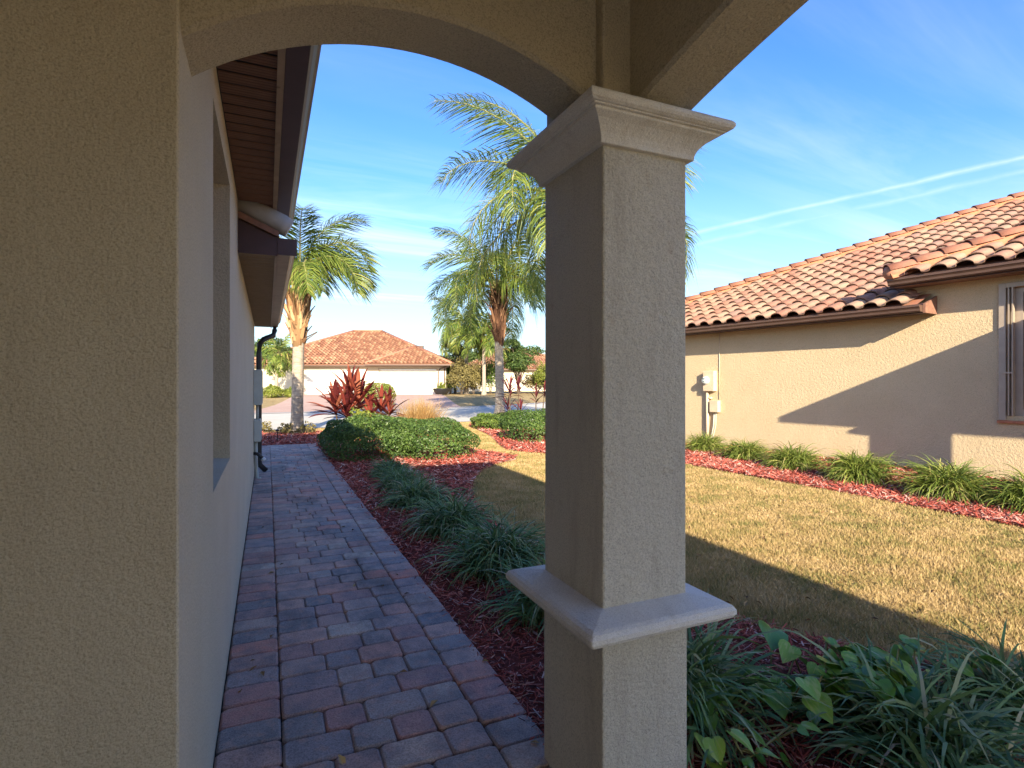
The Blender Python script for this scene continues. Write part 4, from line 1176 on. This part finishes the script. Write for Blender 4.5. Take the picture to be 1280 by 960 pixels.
dx, dy = cam_pt(583, 50); palm('bushy palm with drooping grey fronds behind the street shrubs', (dx, dy, float(gz(dx, dy))), 6.2, .18, 4.4, .33, 4.0, 24, 12, M['boot_d'], GP, (0, 0), -15, 40, .85, .09, (1.4, 2.6), nboot=26)
dx, dy = cam_pt(345, 44); palm('short bright palm in front of the cream house beside the wall corner', (dx, dy, float(gz(dx, dy))), 3.4, .15, 2.6, .24, 2.1, 16, 15, M['boot'], GP, (.2, 0), -45, 26, .6, .08, nboot=20)

# ------------------------------------------------------------------ clipped and loose shrubs
GH = 'clipped shrubs in the mulch beds'
shrub('hedge_shrub', 'dark rounded clipped shrub at the edge of the paver path', 'shrub', (1.85, 11.25, 0), .92, 1.15, .80, 15000, .052, 21, M['hedge'], GH, .06, .75)
shrub('hedge_shrub', 'broad low clipped shrub, half sunlit, right of the dark rounded shrub', 'shrub', (3.02, 11.2, 0), .86, 1.45, .73, 15000, .052, 22, M['hedge'], GH, .06, .74)
shrub('hedge_shrub', 'rounded sunny shrub in the red bed beside the column edge', 'shrub', (6.2, 12.5, 0), .85, .9, .80, 9000, .055, 23, M['hedge'], GH, .06, .7)
shrub('low_shrub', 'low spreading light green shrub at the tip of the red mulch island', 'shrub', (6.75, 16.2, 0), .85, .9, .50, 6000, .07, 24, M['bright'], GH, .08, .75)
x, y = cam_pt(474, 33); shrub('round_shrub', 'round yellow green clipped shrub by the driveway across the street', 'shrub', (x, y, float(gz(x, y))), .95, .95, 1.45, 6000, .085, 25, M['hedge_y'], GH, .03, .7)
x, y = cam_pt(341, 42); shrub('loose_shrub', 'loose yellow green shrub beside the far end of the house wall', 'shrub', (x, y, float(gz(x, y))), .8, .8, .95, 2200, .14, 26, M['hedge_y'], 'loose shrubs across the street', .14, 1.0)
x, y = cam_pt(363, 42.5); shrub('loose_shrub', 'small loose yellow green shrub half hidden behind the ragged palm trunk', 'shrub', (x, y, float(gz(x, y))), .5, .5, .7, 1300, .14, 27, M['hedge_y'], 'loose shrubs across the street', .14, 1.0)
for (u, t, rx, h, m_, lb) in ((563, 50, .9, 2.6, 'bright', 'bright shrub at the corner of the cream house'), (577, 48, 1.25, 2.9, 'olive', 'wide olive shrub with thin stems across the street'), (592, 49, 1.0, 2.6, 'olive', 'olive shrub just left of the slim pale palm trunk'), (613, 52, 1.3, 3.2, 'bright', 'tall bright green shrub right of the slim pale palm trunk'),
                         (672, 54, 1.5, 2.0, 'olive', 'tan bush in front of the distant house'), (684, 52, 1.4, 3.0, 'hedge_y', 'yellow green bush at the column edge by the distant house')):
    x, y = cam_pt(u, t); shrub('street_shrub', lb, 'shrub', (x, y, float(gz(x, y))), rx, rx, h, 3000, .17, int(u), M[m_], 'loose shrubs across the street', .16, 1.0, 7, .42, .5)
x, y = cam_pt(569, 53); tree('broadleaf_tree', 'brownish tree rising at the right end of the cream house', 'tree', (x, y, float(gz(x, y))), 4.9, 1.5, 1.5, 4200, .22, 31, M['olive'], 'trees across the street', 8, .12, .2)
x, y = cam_pt(648, 50); tree('broadleaf_tree', 'dense dark green tree in front of the distant house roof', 'tree', (x, y, float(gz(x, y))), 5.0, 1.9, 1.9, 7000, .20, 32, M['tree'], 'trees across the street', 11, .14, .22)
x, y = cam_pt(338, 50); tree('broadleaf_tree', 'light green tree left of the ragged palm, beyond the house wall', 'tree', (x, y, float(gz(x, y))), 4.3, 2.0, 2.0, 5000, .2, 33, M['bright'], 'trees across the street', 9, .13, .3)
for k, (u, t, h) in enumerate(((300, 95, 7), (330, 90, 8), (575, 90, 7.5), (600, 84, 6.5), (628, 95, 7.5), (700, 95, 7), (760, 90, 7))):
    x, y = cam_pt(u, t); tree('far_tree', ['dark tree far behind the houses', 'far tree just left of the cream house roof', 'far tree in the gap right of the cream house', 'hazy far tree behind the slim palm', 'far tree above the street shrubs', 'far tree behind the column', 'far tree right behind the column'][k], 'tree', (x, y, float(gz(x, y))), h, 3.6, 3.2, 3500, .38, 50 + k, M['tree'], 'trees far behind the houses', 9, .2, .2)

# planter pot with a tied up vine by the cream house garage
x, y = hl(6.9, -.75)
t = thing('black_planter', 'black round planter with a small yellow green plant beside the garage door', 'planter', (x, y, float(gz(x, y))))
b = MB(); b.tube([(0, 0, .0), (0, 0, .12), (0, 0, .50), (0, 0, .56), (0, 0, .52)], [.42, .55, .78, .80, .70], 14); b.build('pot', M['black'], t, smooth=True)
V, F = strap_clump(45, .8, .10, 61, .18, 1.2, 4); V[:, 2] += .5; link('plant', np_mesh('plant', V, F, M['hedge_y']), t)

# ------------------------------------------------------------------ red strap leaved plants
def strap_leaf(L, w, seed, droop, m, seg=7):
    r = random.Random(seed); V = []; a = 0.0; p = [0, 0]
    for s in range(seg + 1):
        t = s / seg; ww = w * (.45 + .55 * math.sin(min(1, t * 1.35) * math.pi * .5)) * (1 if t < .6 else (1 - ((t - .6) / .4) ** 2) * .97 + .03)
        V += [(p[0] + .3 * ww * math.sin(-a), -ww / 2, p[1] + .22 * ww), (p[0], 0, p[1]), (p[0], ww / 2, p[1] + .22 * ww)]
        p = [p[0] + math.cos(a) * L / seg, p[1] + math.sin(a) * L / seg]; a -= droop / seg * (.4 + 1.2 * t)
    F = []
    for s in range(seg):
        b = 3 * s; F += [(b, b + 1, b + 4, b + 3), (b + 1, b + 2, b + 5, b + 4)]
    return np_mesh('leaf', np.array(V), np.array(F), m, True)
def cordyline(name, label, loc, heads, nleaf, L, w, seed, m, stem_r=.025, group=None, droop=.7, els=(86, 5)):
    r = random.Random(seed); t = thing(name, label, 'plant', loc, 0, group); b = MB()
    vs = [strap_leaf(L * q, w * s, seed + i, dr, m) for i, (q, s, dr) in enumerate(((1, 1, droop * .5), (.9, 1.1, droop), (.8, .9, droop * 1.4), (1.05, .9, droop)))]
    for (hx_, hy_, hz_) in heads:
        b.tube([(hx_ * .5, hy_ * .5, -.02), (hx_ * .8, hy_ * .8, hz_ * .5), (hx_, hy_, hz_ + .1)], [stem_r * 1.2, stem_r, stem_r * .8], 6)
        for k in range(nleaf):
            q = k / nleaf; el = els[0] - (els[0] - els[1]) * q + r.uniform(-8, 8); az = k * 2.39996 + r.uniform(-.3, .3)
            f = link('leaf', vs[r.randrange(4)], t, (hx_, hy_, hz_ + .12 - .22 * q)); s = r.uniform(.8, 1.1); f.scale = (s, s, s)
            f.rotation_euler = (Matrix.Rotation(az, 3, 'Z') @ Matrix.Rotation(-R(el), 3, 'Y') @ Matrix.Rotation(r.uniform(-.3, .3), 3, 'X')).to_euler()
    b.build('stem', M['stem'], t, smooth=True)
    return t
GC = 'red leaved plants in the beds'
x, y = cam_pt(434, 14.6)
cordyline('red_cordyline', 'tall red strap leaved plant rising behind the dark rounded shrub', (x, y, 0), [(0.08, .1, 1.12), (-.30, .0, .72), (.32, .15, .85), (-.05, -.2, .62)], 26, .90, .115, 71, M['red'], group=GC, droop=.45)
x, y = cam_pt(476, 14.9)
cordyline('red_cordyline', 'shorter red strap leaved plant between the tall red one and the straw coloured grass', (x, y, 0), [(0, 0, .70), (-.25, .1, .50), (.22, 0, .60)], 22, .68, .10, 72, M['red'], group=GC, droop=.5)
x, y = cam_pt(641, 15.3)
cordyline('maroon_cordyline', 'thin stemmed maroon plant in the red mulch bed in front of a palm trunk', (x, y, 0), [(-.10, 0, 1.15), (.28, .2, 1.22), (.15, -.2, .55), (-.05, .2, .7)], 15, .50, .055, 73, M['purple'], .018, GC)
x, y = cam_pt(668, 14.6)
cordyline('maroon_cordyline', 'sparse maroon plant right beside the column edge in the mulch bed', (x, y, 0), [(.05, 0, .98), (.35, .1, 1.15)], 9, .45, .055, 74, M['purple'], .016, GC)
x, y = cam_pt(525, 15.2)
t = thing('ornamental_grass', 'straw coloured tuft of ornamental grass behind the clipped shrubs', 'grass tuft', (x, y, 0))
V, F = strap_clump(2200, 1.12, .009, 81, .18, .6, 4, (42, 89)); link('blades', np_mesh('blades', V, F, M['straw']), t)
# small plants at the foot of the palm and fill behind the hedge
x, y = cam_pt(452, 13.9); shrub('low_shrub', 'bright low shrub at the foot of the red strap leaved plants', 'shrub', (x, y, 0), .42, .42, .80, 900, .10, 28, M['hedge_y'], GH, .15, 1.0)
for (u, t_, lb) in ((358, 15.6, 'small dull green plant left of the ragged palm base'), (383, 15.7, 'small dull green plant right of the ragged palm base'), (329, 16.2, 'tiny twiggy plant by the house corner downspout')):
    x, y = cam_pt(u, t_); shrub('small_plant', lb, 'plant', (x, y, 0), .24, .24, .32, 260, .075, int(u), M['olive'], 'small plants round the palm base', .2, 1.0, 5)
x, y = cam_pt(346.5, 13.6)
t = thing('path_light', 'short black garden light stake in the mulch at the end of the path', 'garden light', (x, y, 0)); b = MB(); b.tube([(0, 0, 0), (0, 0, .28)], .014, 6); b.build('stake', M['black'], t); b = MB(); b.tube([(0, 0, .28), (0, 0, .30), (0, 0, .33)], [.03, .05, .012], 10); b.build('lamp_head', M['black'], t)

# ------------------------------------------------------------------ border grass clumps
GL = 'border grass clumps beside the path'
left = [((1.66, 3.10), 260, .62, 'border grass clump tucked under the column ledge'), ((1.66, 3.98), 420, .72, 'largest dark border grass clump beside the paver path, left of the column'),
        ((1.64, 5.20), 380, .64, 'second dark border grass clump from the column along the path'), ((1.62, 6.45), 340, .58, 'third dark border grass clump from the column along the path'),
        ((1.70, 7.55), 320, .54, 'fourth dark border grass clump from the column along the path'), ((1.75, 8.65), 300, .52, 'farthest dark border grass clump, next to the rounded shrub')]
for i, ((x, y), n, L, lb) in enumerate(left):
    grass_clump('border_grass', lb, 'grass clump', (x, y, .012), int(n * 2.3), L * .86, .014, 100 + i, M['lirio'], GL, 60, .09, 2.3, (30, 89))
GR = 'grass clumps along the wall next door'
right = [((8.50, 9.05), .56, 'sunny grass clump nearest the column under the meter box'), ((8.28, 7.75), .56, 'sunny grass clump right of the meter pipes'), ((8.12, 6.62), .60, 'sunny grass clump between the meter and the wall shadow'),
         ((7.98, 5.38), .68, 'wide sunny grass clump below the pointed shadow on the wall'), ((7.90, 4.15), .70, 'large sunny grass clump left of the window next door'), ((8.0, 3.32), .66, 'sunny grass clump below the window next door'), ((8.15, 2.5), .66, 'sunny grass clump at the right picture edge')]
for i, ((x, y), L, lb) in enumerate(right):
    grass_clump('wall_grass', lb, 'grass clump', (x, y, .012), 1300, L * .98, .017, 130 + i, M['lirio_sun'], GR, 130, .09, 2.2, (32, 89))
fgs = [((1.74, 2.02), 340, .72, 'dark border grass clump right behind the column pedestal'), ((2.36, 1.32), 330, .66, 'dark border grass clump in the bottom right foreground, its leaves fanning wide'), ((2.98, 1.28), 280, .62, 'dark border grass clump at the bottom right corner'), ((1.98, .98), 200, .58, 'dark border grass clump lowest in the foreground')]
for i, ((x, y), n, L, lb) in enumerate(fgs):
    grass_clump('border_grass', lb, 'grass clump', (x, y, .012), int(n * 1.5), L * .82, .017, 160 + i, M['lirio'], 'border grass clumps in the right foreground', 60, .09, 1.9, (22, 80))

# ------------------------------------------------------------------ trailing variegated vine
def heart_leaf(s, seed):
    r = random.Random(seed); out = []
    prof = [(0, .0), (-.10, .16), (-.06, .34), (.12, .47), (.36, .46), (.60, .34), (.82, .16), (1.0, 0)]
    V, F = [], []
    for i, (x, w) in enumerate(prof):
        mz = .04 - .30 * max(0, x) ** 2 * .6; xm = max(0, x) if i else 0
        V += [(x * s, -w * s, (mz + w * .22 + r.uniform(-.01, .01)) * s), (x * s, -w * .5 * s, (mz + w * .14) * s), (xm * s, 0, mz * s), (x * s, w * .5 * s, (mz + w * .14) * s), (x * s, w * s, (mz + w * .22 + r.uniform(-.01, .01)) * s)]
    for i in range(len(prof) - 1):
        for k in range(4):
            a = i * 5 + k; F.append((a, a + 1, a + 6, a + 5))
    return np_mesh('leaf', np.array(V), np.array(F), M['pothos'], True)
hl_ = [heart_leaf(.115, 1), heart_leaf(.095, 2), heart_leaf(.13, 3)]
def vine(label, loc, spots, seed):
    r = random.Random(seed); t = thing('trailing_vine', label, 'vine', loc, 0, 'variegated vines in the foreground bed'); b = MB()
    last = (0, 0, .02)
    for (x, y, z, s) in spots:
        p = (x - loc[0], y - loc[1], z)
        b.tube([last, ((last[0] + p[0]) / 2, (last[1] + p[1]) / 2, max(.03, (last[2] + p[2]) / 2 - .05)), (p[0], p[1], p[2])], .004, 5)
        f = link('leaf', r.choice(hl_), t, p); f.scale = (s, s, s)
        f.rotation_euler = (r.uniform(-.5, .5), r.uniform(-.2, .7), r.uniform(-2.9, .4))
        last = (p[0] * .7, p[1] * .7, .03)
    b.build('stem', M['rachis'], t, smooth=True)
rr = random.Random(5)
vine('variegated vine with rounded leaves at the foot of the column', (1.62, 1.75, .012), [(1.48 + rr.random() * .52, 1.45 + rr.random() * .52, .04 + rr.random() * .13, rr.uniform(.45, .8)) for _ in range(54)], 1)
vine('variegated vine with the largest pale blotched leaf at the edge of the red mulch', (2.25, 1.95, .012), [(2.28, 1.98, .26, 1.35)] + [(2.0 + rr.random() * .55, 1.55 + rr.random() * .32, .10 + rr.random() * .16, rr.uniform(.6, 1.0)) for _ in range(56)], 2)
vine('variegated vine behind the big foreground grass clump near the lawn', (2.8, 1.65, .012), [(2.2 + rr.random() * .62, 1.42 + rr.random() * .34, .12 + rr.random() * .17, rr.uniform(.6, 1.1)) for _ in range(52)] + [(2.92, 1.42, .24, 1.1), (2.86, 1.5, .2, .9), (2.98, 1.5, .18, .8)], 3)

# ------------------------------------------------------------------ mulch chips and grass blades (uncountable)
def scatter(n, x0, x1, y0, y1, dens_d, seed):
    r = np.random.RandomState(seed); x = r.uniform(x0, x1, n); y = r.uniform(y0, y1, n)
    d = np.hypot(x, y); keep = r.rand(n) < np.minimum(1, (dens_d / d) ** 1.3)
    return x[keep], y[keep]
def chips(name, poly, n, box, seed, dens, L=(.025, .075), W=(.005, .014)):
    r = np.random.RandomState(seed); x, y = scatter(n, *box, dens, seed + 1); k = inside(x, y, poly) & ~((x > CX0 - .02) & (x < CX1 + .02) & (y > CY0 - .02) & (y < CY1 + .02)); x, y = x[k], y[k]; n = len(x)
    d = np.hypot(x, y); g = np.clip(d / 4, 1, 3)
    a = r.uniform(0, 6.28, n); l = r.uniform(*L, n) * g ** .6 / 2; w = r.uniform(*W, n) * g / 2; t = r.normal(0, .28, n); ro = r.normal(0, .6, n); z = .016 + .03 * r.rand(n) ** 1.5
    D = np.stack([np.cos(a) * np.cos(t), np.sin(a) * np.cos(t), np.sin(t)], 1); S = np.stack([-np.sin(a) * np.cos(ro), np.cos(a) * np.cos(ro), np.sin(ro)], 1)
    P = np.stack([x, y, z + np.abs(np.sin(t)) * l], 1); D *= l[:, None]; S *= w[:, None]; U = np.array([0, 0, .35]) * w[:, None]
    V = np.stack([P - D - S * .6, P + D - S * .5, P + D * .9 + S * .6, P - D * .9 + S * .5, P + U], 1).reshape(-1, 3); i = np.arange(n)[:, None] * 5
    F = np.concatenate([i + np.array([q]) for q in ((0, 1, 4), (1, 2, 4), (2, 3, 4), (3, 0, 4))], 1).reshape(-1, 3)
    o = link(name, np_mesh(name, V, F, M['chip']))
    tag(o, kind='stuff')
    return o
o = chips('mulch_chips', LEFT_BED, 260000, (-.5, 4.7, .3, 17.4), 1, 3.2); tag(o, 'loose red bark chips on the bed between path and lawn', 'mulch')
o = chips('mulch_chips', N_BED, 120000, (6.8, 10, 1, 10.4), 2, 6.5, (.03, .07), (.006, .014)); tag(o, 'loose red bark chips along the wall next door', 'mulch')
o = chips('mulch_chips', RIGHT_BED, 50000, (4.7, 8, 9.6, 18.6), 3, 8, (.03, .08), (.008, .016)); tag(o, 'loose red bark chips on the island bed with the palm', 'mulch')

def blades(name, n, box, dens, seed):
    r = np.random.RandomState(seed); x, y = scatter(n, *box, dens, seed)
    jx, jy = x + r.normal(0, .06, len(x)), y + r.normal(0, .06, len(x))
    k = ~(inside(jx, jy, LEFT_BED) | inside(jx, jy, RIGHT_BED) | inside(jx, jy, N_BED)) & ~((x < PATH_X1 + .03) & (y < PATH_Y1 + .1)) & (y < road_y(x) - .5) & (x > -6)
    x, y = x[k], y[k]; n = len(x); d = np.hypot(x, y); g = np.clip(d / 3.5, 1, 4)
    a = r.uniform(0, 6.28, n); h = r.uniform(.016, .044, n) * (1 + .25 * (np.sin(x * 2.1) * np.sin(y * 1.7))); w = r.uniform(.0020, .0042, n) * g ** .8; ln = r.uniform(.008, .042, n)
    c, s = np.cos(a), np.sin(a); b = r.uniform(0, 6.28, n)
    P0 = np.stack([x - c * w, y - s * w, np.zeros(n)], 1); P1 = np.stack([x + c * w, y + s * w, np.zeros(n)], 1)
    P2 = np.stack([x + np.cos(b) * ln, y + np.sin(b) * ln, h], 1)
    V = np.stack([P0, P1, P2], 1).reshape(-1, 3); F = np.arange(n * 3).reshape(-1, 3)
    o = link(name, np_mesh(name, V, F, M['blade'])); tag(o, 'short dry lawn grass, straw and green', 'grass', kind='stuff')
blades('lawn_grass', 2600000, (1.2, 8.2, .3, 19.5), 3.4, 5)
blades('lawn_grass', 90000, (-3, 8.2, 14, 20.5), 12, 6)

# fallen leaves blown over lawn, mulch and path
r_ = np.random.RandomState(77); x, y = scatter(2600, -.15, 8.0, 1.2, 17, 3.2, 78)
k = ~((x > CX0 - .05) & (x < CX1 + .05) & (y > CY0 - .05) & (y < CY1 + .05)) & ~((x < PATH_X1) & (r_.rand(len(x)) < .75)); x, y = x[k], y[k]
N_ = r_.normal(0, .35, (len(x), 3)); N_[:, 2] = 1; N_ /= np.linalg.norm(N_, axis=1, keepdims=True)
V, F = leaves_at(np.stack([x, y, np.where(x < PATH_X1, .058, .042)], 1), N_, .045, r_, .3, .5)
tag(link('leaf_litter', np_mesh('leaf_litter', V, F, M['litter'])), 'scattered dry fallen leaves on lawn and mulch', 'leaves', kind='stuff')
# unseen shrub added round the house corner to cast shade on the ragged palm's trunk
shrub('shade_caster_shrub', 'unseen column shrub added round the far house corner to shade the palm trunk', 'shrub', (-1.0, 11.5, 0), .50, .50, 3.85, 7000, .07, 29, M['hedge'], None, .03, .6, 5)

for o in bpy.data.objects:
    if '_w' in o: del o['_w']
